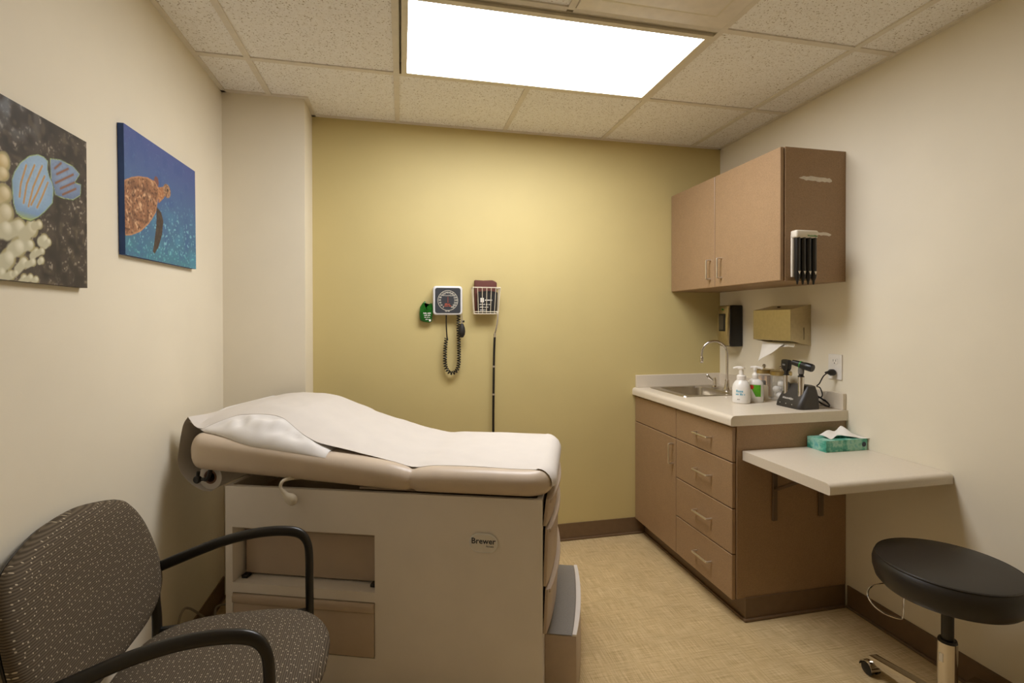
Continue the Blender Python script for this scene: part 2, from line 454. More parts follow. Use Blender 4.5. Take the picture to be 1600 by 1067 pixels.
t = W('countertop', 'cream laminate countertop with rounded front edge and low backsplash around the sink', 'countertop', (1.73, 2.4, .868))
z0, z1, R = .868, .914, .02
xf = 1.405
poly = [(1.515, z0), (xf+.004, z0), (xf, z0+.004), (xf, z1-R)] + [(xf+R-R*math.cos(a), z1-R+R*math.sin(a)) for a in (.4, .8, 1.2, 1.5708)] + [(1.515, z1)]
b = prism(poly, 'y', 1.916, YB)
box(1.515, XR, 1.916, 2.452, z0, z1, bm=b); box(1.515, XR, 2.828, YB, z0, z1, bm=b); box(1.938, XR, 2.452, 2.828, z0, z1, bm=b)
t.add('worktop', b, 'counter')
t.add('backsplash', box(1.425, XR, YB-.02, YB, z1, .991, .002, 1), 'counter', smooth=False)
t.add('backsplash', box(XR-.02, XR, 1.925, YB-.02, z1, .991, .002, 1), 'counter', smooth=False)

def loops(L, cap_first=False, cap_last=True):
    b = bmesh.new(); R_ = [[b.verts.new(p) for p in l] for l in L]; n = len(L[0])
    for A, B in zip(R_, R_[1:]):
        for k in range(n): b.faces.new((A[k], A[(k+1) % n], B[(k+1) % n], B[k]))
    if cap_first: b.faces.new(R_[0][::-1])
    if cap_last: b.faces.new(R_[-1])
    bmesh.ops.recalc_face_normals(b, faces=b.faces[:]); return b
t = W('sink', 'small stainless steel drop-in sink in the cream countertop', 'sink', (1.725, 2.64, .914))
def rl(cx, cy, w_, h_, r, z): return [(cx+x, cy+y, z) for x, y in rrect(w_, h_, r)]
L = [rl(1.725, 2.64, .452, .402, .03, .9142), rl(1.725, 2.64, .448, .398, .03, .9185), rl(1.69, 2.64, .285, .345, .05, .9175),
     rl(1.69, 2.64, .275, .335, .05, .910), rl(1.69, 2.64, .262, .322, .05, .80), rl(1.69, 2.64, .20, .26, .04, .785), rl(1.69, 2.64, .05, .05, .02, .783)]
t.add('basin', loops(L), 'steel')
t.add('drain', lathe([(0, .784), (.026, .784), (.03, .787), (.02, .7875), (0, .786)], 20, (1.69, 2.64, 0)), 'chrome')
t = W('faucet', 'chrome gooseneck faucet with blade lever standing on the sink rim', 'faucet', (1.885, 2.62, .918))
t.add('base', lathe([(0, 0), (.024, 0), (.024, .008), (.016, .02), (.0125, .045), (.0125, .06), (.0095, .062), (0, .062)], 20, (1.885, 2.605, .918)), 'chrome')
fx, fy = 1.885, 2.605; ux, uy = -.94, .34; rr = .073
neck = [(fx, fy, .97), (fx, fy, 1.02), (fx, fy, 1.08), (fx, fy, 1.135)]
for k in range(1, 13):
    a = math.pi*k/12; q = rr*(1-math.cos(a)); neck.append((fx+ux*q, fy+uy*q, 1.135+rr*math.sin(a)))
neck += [(fx+ux*2*rr, fy+uy*2*rr, 1.11)]
t.add('spout', tube(neck, .0075, 12), 'chrome')
t.add('aerator', lathe([(0, 0), (.008, 0), (.0105, .004), (.0105, .03), (.008, .036), (0, .036)], 16, (fx+ux*2*rr, fy+uy*2*rr, 1.078)), 'chrome')
h_ = t.add('handle_post', lathe([(0, 0), (.02, 0), (.02, .006), (.013, .014), (.012, .05), (.009, .06), (0, .062)], 20, (1.88, 2.715, .918)), 'chrome')
t.add('lever', tube(spline([(1.878, 2.718, .958), (1.87, 2.728, .966), (1.856, 2.741, .98), (1.846, 2.752, .994)], 4), [.005]*4+[.006]*4+[.008]*3+[.008, .005], 10, sq=.4), 'chrome', h_)

# ------------------------------------------------------------------ upper cabinet
U0, U1, UE, UF, US = 1.512, 2.117, 1.9317, 1.67, 2.417
t = W('wall_cabinet', 'brown laminate wall cabinet with two doors hung above the sink', 'cabinet', (1.85, 2.4, U0))
t.add('carcass', box(UF+.024, XR-.001, UE, YB-.001, U0, U1), 'laminate', smooth=False)
for y0, y1, hy in ((UE+.001, US, 2.356), (US, YB-.004, 2.453)):
    d = band(t.add('door', box(UF, UF+.019, y0+g, y1-g, U0+.001, U1-.001, .0022, 1), 'laminate', smooth=False))
    t.add('handle', d_handle((UF, hy, 1.56), (UF, hy, 1.664), (-.028, 0, 0)), 'nickel', d)
t.add('gap_strip', box(UF+.019, UF+.024, UE+.012, YB-.004, U0+.004, U1-.004), 'laminate', smooth=False)
def torn(x0, x1, z, h0, seed):
    rnd = random.Random(seed); n = 14; top = []; bot = []
    for i in range(n+1):
        f = i/n; x = x0+(x1-x0)*f; e = min(1, f*6, (1-f)*9+.35)
        top.append((x, z + e*h0*(.5+.35*rnd.random()) - .006*f)); bot.append((x, z - e*h0*(.35+.3*rnd.random()) - .006*f))
    return prism(top + bot[::-1], 'y', UE-.0012, UE)
t.add('tape_residue', torn(1.765, 1.943, 1.981, .016, 3), 'tape', smooth=False, label='torn strip of white adhesive left on the side')
t.add('tape_residue', torn(1.79, 1.94, 1.733, .012, 5), 'tape', smooth=False, label='torn strip of white adhesive left on the side')

t = W('specula_dispenser', 'white dispenser of four black specula tubes on the wall cabinet side', 'dispenser', (1.776, UE-.001, 1.52))
y1 = UE-.0015
t.add('backplate', box(1.719, 1.832, y1-.012, y1, 1.528, 1.72, .003), 'offwhite_plastic')
hd = t.add('header', box(1.717, 1.834, y1-.04, y1, 1.702, 1.737, .008, 3), 'offwhite_plastic')
t.add('header_print', text_bm('WelchAllyn', .0115, mtx=facing((1.80, y1-.0405, 1.711), (0, -1, 0))), 'label_green_dark', hd)
for k in range(4):
    cx = 1.734+.0285*k
    tb = t.add('specula_tube', lathe([(0, 0), (.0115, 0), (.0125, .004), (.0125, .178), (0, .178)], 14, (cx, y1-.025, 1.526)), 'black_plastic')
    t.add('speculum_tip', lathe([(.0025, -.034), (.0035, -.034), (.006, -.018), (.0115, -.004), (.0115, .004), (0, .004)], 12, (cx, y1-.025, 1.528)), 'black_plastic', tb)
    t.add('arrow_mark', prism([(cx-.006, 1.553), (cx+.006, 1.553), (cx, 1.538)], 'y', y1-.0388, y1-.0372), 'offwhite_plastic', tb, smooth=False)

# ------------------------------------------------------------------ wall-hung things on the right wall
t = W('soap_dispenser', 'black wall soap dispenser with a brushed metal front by the corner', 'soap dispenser', (1.97, 2.70, 1.17))
t.add('body', prism([(XR, 1.172), (1.945, 1.172), (1.932, 1.19), (1.935, 1.41), (1.95, 1.424), (XR, 1.424)], 'y', 2.645, 2.757, .008, 3), 'black_plastic')
fr = t.add('front_cover', prism([(1.936, 1.176), (1.926, 1.18), (1.919, 1.25), (1.919, 1.34), (1.927, 1.42), (1.938, 1.424)], 'y', 2.651, 2.751, .003, 2), 'brushed')
t.add('window', box(1.915, 1.922, 2.672, 2.73, 1.265, 1.372, .003, 2), 'black_plastic', fr)
t.add('window_pane', box(1.913, 1.9155, 2.682, 2.72, 1.275, 1.362, .001, 1), 'soap_window', fr)
t.add('leaf_mark', prism([(2.69, 1.395), (2.70, 1.402), (2.715, 1.405), (2.705, 1.392)], 'x', 1.9225, 1.926), 'label_green_dark', fr, smooth=False)
t = W('towel_dispenser', 'stainless steel folded paper towel dispenser on the right wall', 'towel dispenser', (1.96, 2.27, 1.2))
y0, y1 = 2.132, 2.40
zlo = lambda x: 1.229-(x-1.90)*.016/.075 if x < 1.975 else 1.213-(x-1.975)*.009/.0467
zhi = lambda x: 1.386+(x-1.90)*.026/.1217
XW, sk = XR-.001, .002
def slab(xa, xb, fa, fb, ya, yb, bm=None): return prism([(xa, fa(xa)), (xb, fa(xb)), (xb, fb(xb)), (xa, fb(xa))], 'y', ya, yb, bm=bm)
b = slab(1.90+sk, XW, lambda x: zhi(x)-sk, zhi, y0+sk, y1-sk)                                # top
box(1.90, 1.90+sk, y0+sk, y1-sk, 1.229, 1.386, bm=b)                                         # front
for xa, xb in ((1.90+sk, 1.915), (1.975, XW)): slab(xa, xb, zlo, lambda x: zlo(x)+sk, y0+sk, y1-sk, bm=b)   # bottom, open between
prism([(1.90, 1.229), (1.975, 1.213), (XW, 1.204), (XW, zhi(XW)), (1.90, 1.386)], 'y', y1-sk, y1, bm=b)     # far side
slab(1.90, 1.975, zlo, zhi, y0, y0+sk, bm=b); slab(1.975, 1.978, zlo, zhi, y0, y0+sk, bm=b); slab(1.9825, XW, zlo, zhi, y0, y0+sk, bm=b)
slab(1.978, 1.9825, zlo, lambda x: 1.235, y0, y0+sk, bm=b); slab(1.978, 1.9825, lambda x: 1.295, zhi, y0, y0+sk, bm=b)
bd = t.add('body', b, 'brushed', smooth=False)
t.add('lock', lathe([(0, 0), (.008, 0), (.008, .006), (0, .006)], 12, (1.965, 2.285, 1.3995)), 'black_matte', bd)
def towel_sheet(P, Q, n=10, amp=.004, x0=1.925, lean=0.0):
    def f(u, v):       # ruled between an upper edge P and a lower edge Q in (y, z)
        def at(L, u_):
            k = min(len(L)-2, int(u_*(len(L)-1))); q = u_*(len(L)-1)-k; return (L[k][0]*(1-q)+L[k+1][0]*q, L[k][1]*(1-q)+L[k+1][1]*q)
        a, b_ = at(P, u), at(Q, u)
        return (x0 - lean*v + amp*math.sin(7*u+3*v)*v, a[0]*(1-v)+b_[0]*v, a[1]*(1-v)+b_[1]*v)
    return grid(n, 8, f, .0012)
tw = towel_sheet([(2.362, 1.2135), (2.30, 1.2125), (2.21, 1.2125)], [(2.378, 1.106), (2.30, 1.148), (2.205, 1.20)], 12, .006, 1.93, .018)
tw = merge(tw, towel_sheet([(2.235, 1.2125), (2.19, 1.2125), (2.145, 1.2125)], [(2.235, 1.188), (2.19, 1.198), (2.142, 1.196)], 8, .004, 1.937, .006))
o = obj('paper_towel', tw, 'tissue_white'); tag(o, 'white paper towel hanging out of the steel towel dispenser', 'paper towel')

t = W('power_outlet', 'white duplex outlet plate on the right wall above the countertop', 'outlet', (XR-.004, 1.984, 1.05))
t.add('plate', prism([(1.984+x, 1.1105+z) for x, z in rrect(.076, .12, .004)], 'x', XR-.006, XR-.0003, .0015, 1), 'white_plastic')
for zc in (1.137, 1.084):
    s_ = t.add('socket', prism([(1.984+x, zc+z) for x, z in rrect(.034, .03, .011)], 'x', XR-.008, XR-.005), 'white_plastic')
    sl = box(XR-.0086, XR-.0078, 1.976, 1.978, zc-.001, zc+.009); box(XR-.0086, XR-.0078, 1.99, 1.992, zc-.001, zc+.009, bm=sl); box(XR-.0086, XR-.0078, 1.982, 1.986, zc-.011, zc-.006, bm=sl)
    t.add('slots', sl, 'cab_dark', s_, smooth=False)

# ------------------------------------------------------------------ things on the worktop
ZC = .9142
def lathe_part(t, name, prof, c, mat, parent=None, n=28, **k): return t.add(name, lathe(prof, n, c), mat, parent, **k)
t = W('foam_soap_bottle', 'white foaming soap pump bottle with pale blue lettering on the countertop', 'bottle', (1.69, 2.215, ZC))
c = (1.69, 2.215, ZC)
bd = lathe_part(t, 'body', [(0, 0), (.044, 0), (.048, .005), (.048, .075), (.044, .092), (.034, .108), (.024, .116), (.022, .12), (0, .12)], c, 'bottle_white')
lathe_part(t, 'collar', [(0, .118), (.025, .118), (.025, .136), (.02, .141), (0, .141)], c, 'white_plastic')
pm = lathe_part(t, 'pump', [(0, .14), (.013, .14), (.012, .168), (.019, .174), (.019, .181), (0, .182)], c, 'white_plastic')
t.add('nozzle', tube([(c[0], c[1], ZC+.177), (c[0]-.02, c[1]+.012, ZC+.178), (c[0]-.038, c[1]+.02, ZC+.174)], [.008, .007, .0055], 10), 'white_plastic', pm)
def wrap_text(txt, size, c, r, z, ang0, mat, t, parent, name='lettering'):
    bm = print_bm(txt, size, seed=int(size*1e4))
    for v in bm.verts:
        a = ang0 + v.co.x/r; rr_ = r+.0004+v.co.z
        v.co = Vector((c[0]+rr_*math.cos(a), c[1]+rr_*math.sin(a), z+v.co.y))
    return t.add(name, bm, mat, parent)
FA = math.atan2(-2.215, -1.69)
t.o.scale = (.89, .89, 1); t.o.location.x -= .006
wrap_text(.044, .017, c, .048, ZC+.062, FA-.1, 'label_blue', t, bd); wrap_text(.05, .014, c, .048, ZC+.047, FA-.1, 'label_blue', t, bd); wrap_text(.014, .007, c, .048, ZC+.022, FA-.3, 'print_grey', t, bd)
t = W('lotion_bottle', 'white lotion pump bottle with a bright green label on the countertop', 'bottle', (1.783, 2.225, ZC))
c = (1.783, 2.225, ZC)
def oval(prof, c, sx, sy, rot): 
    b = lathe(prof, 32); b.transform(Matrix.Translation(c) @ Matrix.Rotation(rot, 4, 'Z') @ Matrix.Diagonal((sx, sy, 1, 1))); return b
rot = FA+math.pi/2
bd = t.add('body', oval([(0, 0), (.042, 0), (.046, .005), (.046, .085), (.041, .103), (.026, .115), (.016, .12), (0, .12)], c, 1, .72, rot), 'bottle_white')
lathe_part(t, 'collar', [(0, .119), (.017, .119), (.0175, .138), (.012, .145), (.008, .15), (.008, .162), (0, .162)], c, 'white_plastic')
pm = lathe_part(t, 'pump', [(0, .16), (.01, .16), (.012, .168), (.012, .178), (0, .179)], c, 'white_plastic')
t.add('nozzle', tube([(c[0]-.022, c[1]+.012, ZC+.176), (c[0], c[1], ZC+.177), (c[0]+.02, c[1]-.016, ZC+.175), (c[0]+.03, c[1]-.024, ZC+.169)], [.006, .0075, .006, .005], 10), 'white_plastic', pm)
t.o.scale = (.87, .87, 1); t.o.location.x -= .011
def label_patch(x0, x1, z0_, z1_, out, fn=None):
    def f(u, v):
        x = x0+(x1-x0)*u; z = z0_+(z1_-z0_)*v
        if fn: x, z = fn(u, v, x, z)
        yy = -.72*math.sqrt(max(0, .046**2-x*x))-out
        p = Matrix.Rotation(rot, 4, 'Z') @ Vector((x, yy, 0)); return (c[0]+p.x, c[1]+p.y, ZC+z)
    return grid(12, 6, f)
lb = t.add('label', label_patch(-.033, .033, .022, .094, .0006), 'bottle_white', bd)
t.add('label_print', label_patch(-.033, .030, .03, .09, .0011, lambda u, v, x, z: (-.03+.06*(u if v > .999 else u*(.45+.55*v)+(.55-.55*v)), z)), 'label_green', lb)
def red_dot(u, v):
    a = 2*math.pi*u; x = -.018+.011*v*math.cos(a); z = .078+.011*v*math.sin(a)
    yy = -.72*math.sqrt(.046**2-x*x)-.0018; p = Matrix.Rotation(rot, 4, 'Z') @ Vector((x, yy, 0)); return (c[0]+p.x, c[1]+p.y, ZC+z)
t.add('label_badge', grid(20, 3, red_dot), 'label_red', lb)
t = W('small_bottle', 'small translucent bottle with a grey cap standing behind the green-labelled bottle', 'bottle', (1.852, 2.262, ZC)); c = (1.852, 2.262, ZC)
lathe_part(t, 'body', [(0, 0), (.021, 0), (.023, .003), (.023, .07), (.018, .08), (0, .081)], c, 'translucent'); lathe_part(t, 'cap', [(0, .081), (.012, .081), (.012, .1), (.009, .103), (0, .103)], c, 'grey_mid')
def jar(c, name, label):
    t = W(name, label, 'jar', c)
    lathe_part(t, 'glass', [(0, 0), (.048, 0), (.05, .004), (.05, .132), (.047, .132), (.047, .006), (0, .005)], c, 'jar_glass')
    ld = lathe_part(t, 'lid', [(0, .1325), (.052, .1325), (.052, .15), (.047, .154), (0, .154)], c, 'amber_metal')
    lathe_part(t, 'knob', [(0, .154), (.004, .154), (.004, .162), (.009, .168), (.009, .174), (.004, .18), (0, .181)], c, 'chrome', ld, 14)
    return t
jc = (1.925, 2.345, ZC); jar(jc, 'depressor_jar', 'glass jar of wooden tongue depressors with a metal lid')
rnd = random.Random(4)
for k in range(16):
    a = k*.57; x, y = jc[0]+.034*math.cos(a*2.3)*rnd.uniform(.3, 1), jc[1]+.034*math.sin(a*2.3)*rnd.uniform(.3, 1)
    b = box(-.0085, .0085, -.0008, .0008, 0, .112, .0007, 1); b.transform(Matrix.Translation((x, y, ZC+.008)) @ Matrix.Rotation(rnd.uniform(0, 3.1), 4, 'Z') @ Matrix.Rotation(rnd.uniform(-.06, .06), 4, 'Y'))
    o = obj('tongue_depressor', shift(b, (-x, -y, -ZC)), 'wood_stick'); o.location = (x, y, ZC)
    tag(o, 'wooden tongue depressor standing in the glass jar', 'tongue depressor', 'tongue depressors in the jar')
jc = (1.936, 2.236, ZC); jar(jc, 'cotton_jar', 'glass jar of cotton balls with a metal lid')
for k, (dx, dy, dz) in enumerate([(-.02, -.015, .027), (.02, -.012, .027), (0, .022, .027), (-.022, .008, .058), (.015, -.018, .060), (.016, .018, .062), (-.012, -.016, .088), (.012, .01, .092)]):
    b = lathe([(0, -.017), (.010, -.014), (.0165, -.006), (.0175, .003), (.014, .011), (.007, .0155), (0, .017)], 12)
    o = obj('cotton_ball', b, 'cotton'); o.location = (jc[0]+dx, jc[1]+dy, ZC+dz)
    tag(o, 'white cotton ball in the glass jar', 'cotton ball', 'cotton balls in the jar')

t = W('charging_base', 'dark grey charging base for two diagnostic handles on the countertop', 'charger', (1.87, 2.05, ZC))
x0, x1, y0, y1 = 1.808, 1.928, 1.968, 2.134
def sec(s_, k):     # horizontal section of the hump: the front leans back, the rear stays upright
    z = ZC + .108*s_; fx = x0 + .004*s_ + .066*max(0, s_-.12)**1.15; bx2 = x1 - .012*s_**3
    return [((fx+bx2)/2 + x*(bx2-fx)/.12, (y0+y1)/2 + y*(1-.24*s_**2.2), z) for x, y in rrect(.12, .166, .026)]
bd = t.add('body', loops([sec(0, 0), sec(.06, 0), sec(.2, 0), sec(.4, 0), sec(.6, 0), sec(.8, 0), sec(.93, 0), sec(.98, 0), [(p[0]*.7+.3*1.9, p[1]*.8+.2*2.051, ZC+.109) for p in sec(1, 0)]], cap_first=True), 'charger_grey')
t.add('lettering', text_bm('WelchAllyn', .0145, mtx=facing((1.8245, 2.062, ZC+.042), (-1, 0, .62))), 'white_plastic', bd)
for k in range(3): t.add('status_light', lathe([(0, 0), (.002, 0), (.0015, .001), (0, .0012)], 8, (1.8095, 2.02+.038*k, ZC+.018), mtx=Matrix.Rotation(-math.pi/2, 4, 'Y')), 'white_plastic', bd)
t.add('cord', tube(spline([(1.925, 2.05, ZC+.03), (1.95, 2.03, ZC+.012), (1.975, 2.06, ZC+.01), (1.985, 2.10, ZC+.012), (1.97, 2.14, ZC+.02), (1.955, 2.11, ZC+.03), (1.972, 2.06, ZC+.035), (1.99, 2.03, ZC+.05), (1.985, 2.035, ZC+.088), (1.96, 2.03, ZC+.1), (1.955, 2.01, ZC+.115), (1.962, 1.995, ZC+.15), (1.975, 1.985, ZC+.168)], 6), .0028, 8), 'black_plastic')
loop2 = [(1.965+.02*math.cos(a), 2.01+.045*math.sin(a), ZC+.03+.022*math.sin(a*1)+.006*(k/24)) for k, a in enumerate([2*math.pi*k/24*2 for k in range(25)])]
t.add('cord_coil', tube(loop2, .003, 8), 'black_plastic')
t.add('plug', lathe([(0, 0), (.011, 0), (.0155, .006), (.0155, .022), (.008, .034), (.0045, .05), (0, .05)], 14, (XR-.0088, 1.984, 1.084), mtx=Matrix.Rotation(-math.pi/2, 4, 'Y')), 'black_plastic')
def handle_at(t, c, top):
    bd = t.add('handle', lathe([(0, 0), (.0135, 0), (.0135, top), (0, top)], 20, c), 'chrome')
    t.add('neck', lathe([(0, top), (.0145, top), (.0145, top+.004), (.0105, top+.006), (.0105, top+.022), (0, top+.022)], 20, c), 'black_plastic', bd)
    return bd
t = W('ophthalmoscope', 'black-headed ophthalmoscope with a chrome handle in the charging base', 'ophthalmoscope', (1.848, 2.098, ZC+.045)); c = (1.848, 2.098, ZC+.045)
handle_at(t, c, .104)
yc, zb = 2.098, ZC
t.add('head', prism([(yc-.012, zb+.168), (yc+.010, zb+.168), (yc+.022, zb+.182), (yc+.026, zb+.2), (yc+.0245, zb+.222), (yc+.016, zb+.2265), (yc-.02, zb+.224), (yc-.0235, zb+.205), (yc-.02, zb+.183)], 'x', 1.837, 1.861, .005, 2), 'black_plastic')
t.add('brow_rest', prism([(yc-.006, zb+.196), (yc+.012, zb+.196), (yc+.012, zb+.204), (yc-.006, zb+.204)], 'x', 1.8345, 1.838), 'grey_mid', smooth=False)
t = W('otoscope', 'black barrel otoscope with a chrome handle in the charging base', 'otoscope', (1.848, 2.006, ZC+.04)); c = (1.848, 2.006, ZC+.04)
hb = handle_at(t, c, .11)
t.add('collar', lathe([(0, .125), (.0125, .125), (.0135, .14), (.012, .158), (0, .158)], 18, c), 'grey_mid', hb)
M = facing((1.846, 1.998, ZC+.207), (.28, -.93, -.22))
t.add('head', lathe([(0, -.05), (.007, -.05), (.0125, -.046), (.0145, -.02), (.0155, -.004), (.0165, .01), (.0185, .018), (.019, .045), (.0165, .052), (0, .053)], 20, (0, 0, 0), mtx=M), 'black_plastic')
t.add('head_ring', lathe([(.016, -.008), (.0169, -.008), (.0169, -.003), (.016, -.003)], 20, (0, 0, 0), mtx=M), 'label_green_dark')

# ------------------------------------------------------------------ side shelf and tissues
t = W('wall_shelf', 'cream laminate drop shelf fixed to the cabinet side on two brackets', 'shelf', (1.75, 1.7, .715))
z0, z1, R = .716, .757, .018; yf = 1.462
prof = [(1.922, z0), (yf+.004, z0), (yf, z0+.004), (yf, z1-R)] + [(yf+R-R*math.cos(a), z1-R+R*math.sin(a)) for a in (.4, .8, 1.2, 1.5708)] + [(1.922, z1)]
t.add('board', prism(prof, 'x', 1.468, XR-.002), 'counter')
for bx_ in (1.63, 1.876):
    br = t.add('bracket', box(bx_-.012, bx_+.012, CE-.012, CE-.0005, .435, .7155, .002, 1), 'bracket_brown')
    t.add('bracket_arm', box(bx_-.010, bx_+.010, 1.60, CE-.012, .699, .7155, .002, 1), 'bracket_brown', br)
    t.add('bracket_brace', tube([(bx_, CE-.01, .575), (bx_, 1.70, .702)], .008, 8), 'bracket_brown', br)
t = W('tissue_box', 'green and white patterned tissue box on the drop shelf', 'tissue box', (1.91, 1.868, .7572))
bx0, bx1, by0, by1, bz = 1.80, 2.018, 1.814, 1.918, .757
def tl(w_, h_, r, z): return [(1.909+x, 1.866+y, z) for x, y in rrect(w_, h_, r)]
t.add('carton', loops([tl(.218, .104, .001, bz+.0002), tl(.218, .104, .001, bz+.05), tl(.13, .04, .018, bz+.05), tl(.13, .04, .018, bz+.006)], cap_first=True), 'tissue_box_print')
t.add('carton_mark', prism([(2.0+.011*math.cos(a), bz+.026+.011*math.sin(a)) for a in [k*math.pi/8 for k in range(16)]], 'y', by0-.0006, by0), 'print_navy', smooth=False)
def tis(u, v):
    x = 1.838+.178*u+.012*(v-.5); y = 1.884-.088*v*(.35+.75*abs(u-.3))
    z = bz+.0525+.020*math.exp(-((u-.30)/.2)**2)*(1-.55*v)+.038*math.exp(-((u-.66)/.15)**2)*(1-v*.85) + .003*math.sin(9*u+4*v) + .006*(1-v)
    return (x, y, max(z, bz+.0515))
t2 = obj('tissue', grid(18, 9, tis, .0007), 'tissue_white'); tag(t2, 'white tissue pulled out of the green tissue box', 'tissue')

# ------------------------------------------------------------------ exam table (local frame: a along, b across, z up)
TA, TROT = (-.6281, 1.9905, 0), math.radians(-20.12)
TL, TWD = 1.1545, .60
t = thing('exam_table', 'beige medical exam table with padded top, storage drawers and a step', 'exam table', TA, TROT)
def ta(name, bm, mat, parent=None, **k): return obj(name, bm, mat, parent or t, **k)
ZT = .735
b = box(0, .028, 0, .018, 0, ZT); box(.569, TL, 0, .018, 0, ZT, bm=b); box(.028, .569, 0, .018, .586, ZT, bm=b)
box(.028, .569, 0, .018, .3495, .3845, bm=b); box(.028, .569, 0, .018, 0, .153, bm=b)
body = ta('side_panel', b, 'table_shell', smooth=False)
b = box(0, TL, TWD-.018, TWD, 0, ZT); box(0, .018, .018, TWD-.018, 0, ZT, bm=b); box(TL-.018, TL, .018, TWD-.018, 0, ZT, bm=b)
ta('shell', b, 'table_shell', smooth=False)
ta('inner_deck', box(.018, TL-.018, .018, TWD-.018, .655, .672), 'table_inside', smooth=False)
ta('niche_shelf', box(.028, .569, .018, .12, .3495, .3845), 'table_shell', smooth=False)
b = box(.012, .028, .018, .12, .153, .60); box(.569, .585, .018, .12, .153, .60, bm=b); box(.012, .585, .018, .12, .586, .60, bm=b)
ta('niche_lining', b, 'table_shell', smooth=False)
dw = ta('recessed_drawer', box(.040, .569, .058, .076, .392, .556, .002, 1), 'table_drawer', smooth=False)
ta('drawer_top_lip', box(.040, .569, .05, .076, .559, .584, .003, 1), 'table_drawer', dw)
ta('niche_back', box(.028, .569, .1, .104, .385, .586), 'table_drawer', smooth=False)
for a in (.052, .55): ta('latch', box(a-.012, a+.012, .03, .056, .3848, .3965, .002, 1), 'black_plastic', dw)
dw = ta('lower_drawer', box(.031, .567, -.004, .014, .157, .312, .003, 2), 'table_drawer')
ta('drawer_pull', prism([(-.004, .312), (-.011, .318), (-.011, .338), (-.006, .346), (.014, .346), (.014, .312)], 'x', .031, .567, .002, 1), 'table_drawer', dw)
ta('drawer_gap', box(.029, .569, .014, .017, .153, .3495), 'table_shell', smooth=False)
bd = ta('badge', prism([(.956+x, .583+z) for x, z in rrect(.098, .066, .032, 7)], 'y', -.0065, 0, .0028, 2), 'gauge_rim')
ta('badge_face', prism([(.956+x, .583+z) for x, z in rrect(.088, .056, .027, 7)], 'y', -.0068, -.006), 'badge_face', bd, smooth=False)
ta('badge_lettering', text_bm('Brewer', .0275, .0003, mtx=facing((.956, -.0071, .590), (0, -1, 0)), bold=.0004), 'print_navy', bd)
ta('badge_lettering', text_bm('Access', .0095, .0003, mtx=facing((.978, -.0071, .5735), (0, -1, 0))), 'print_navy', bd)
# foot end: bowed drawer fronts and the step
def bowed(z0, z1, b0, b1, a0, bow, th=.02, lean=0.0):
    n = 12; P = []
    for i in range(n+1):
        f = i/n; P.append((a0 + bow*math.sin(math.pi*f)**.8, b0+(b1-b0)*f))
    Q = P + [(a0-th, b1), (a0-th, b0)]
    b = prism(Q, 'z', z0, z1, .003, 2)
    for v in b.verts: v.co.x += lean*(v.co.z-z0)
    return b
for z0, z1, ln in ((.275, .428, .05), (.436, .632, .04), (.64, .732, .12)):
    f_ = ta('foot_drawer', bowed(z0, z1, .02, .58, TL+.012, .022, .012, ln), 'table_drawer')
    ta('finger_lip', bowed(z1-.016, z1-.002, .03, .57, TL+.018+ln*(z1-z0), .022, .014), 'table_drawer', f_)
st = ta('step', bowed(0, .222, .105, .61, TL+.112, .016, .112), 'step_shell')
ta('step_tread', bowed(.222, .2262, .105, .61, TL+.096, .012, .094), 'step_tread', st)
ta('step_rim', prism([(TL+.098+.012*math.sin(math.pi*i/10)**.8, .105+.505*i/10) for i in range(11)] + [(TL+.112+.016*math.sin(math.pi*(1-i/10))**.8, .61-.505*i/10) for i in range(11)], 'z', .222, .2285), 'table_shell', st)

# padded top, one upholstered piece with a crease where it hinges
CA0, CA1, CB0, CB1 = -.157, 1.192, -.02, .60
def c_bot(a): return .741 + .0575*max(0, .70-a) + .0
def c_top(a):
    d = .70-a; return .829 + (.115*d-.02*max(0, d-.55) if d > .06 else (.115*.06*(max(0, d+.06)/.12)**2 if d > -.06 else 0))
NS = 150
Lp = []
for i in range(NS+1):
    f = i/NS; a = CA0 + (CA1-CA0)*(.5-.5*math.cos(math.pi*f)) if False else CA0 + (CA1-CA0)*(f + .018*math.sin(-2*math.pi*f)/1)
    e = min(a-CA0, CA1-a); Rp, Rt = (.10 if a > .5 else .07), .047
    ins = 0 if e >= Rp else Rp-math.sqrt(max(0, Rp*Rp-(Rp-e)**2))
    tz = 1 if e >= Rt else math.sqrt(max(1e-5, 1-((Rt-e)/Rt)**2))
    pinch = math.exp(-((a-.70)/.014)**2); soft = math.exp(-((a-.70)/.05)**2)
    zt_, zb_ = c_top(a)-.010*soft-.006*pinch, c_bot(a)+.005*pinch
    hw, hz, zc = (CB1-CB0)/2-ins*.999-.012*pinch-.005*soft, (zt_-zb_)/2*tz+.0004, (zt_+zb_)/2
    hw = max(hw, .20)
    r = min(.044, hz*.97)
    Lp.append([(a, (CB0+CB1)/2+y, zc+z) for y, z in rrect(2*hw, 2*hz, r, 7)])
ta('padded_top', loops(Lp, cap_first=True), 'vinyl_beige')
ta('top_board', box(.5, 1.12, .03, TWD-.05, .7355, .743), 'table_inside', smooth=False)
# backrest release paddle
pd = ta('release_lever', tube(spline([(.27, .04, .762), (.262, -.01, .775), (.246, -.032, .772), (.24, -.036, .752), (.25, -.034, .735)], 5), .0058, 10), 'offwhite_plastic')
ta('paddle', tube(spline([(.247, -.034, .738), (.262, -.034, .722), (.28, -.034, .710), (.30, -.034, .703)], 4), [.009, .0095, .0105, .012, .0145, .017, .0195, .021, .0215, .021, .019, .0145, .006], 14, sq=.6, up=(0, 0, 1)), 'offwhite_plastic', pd)
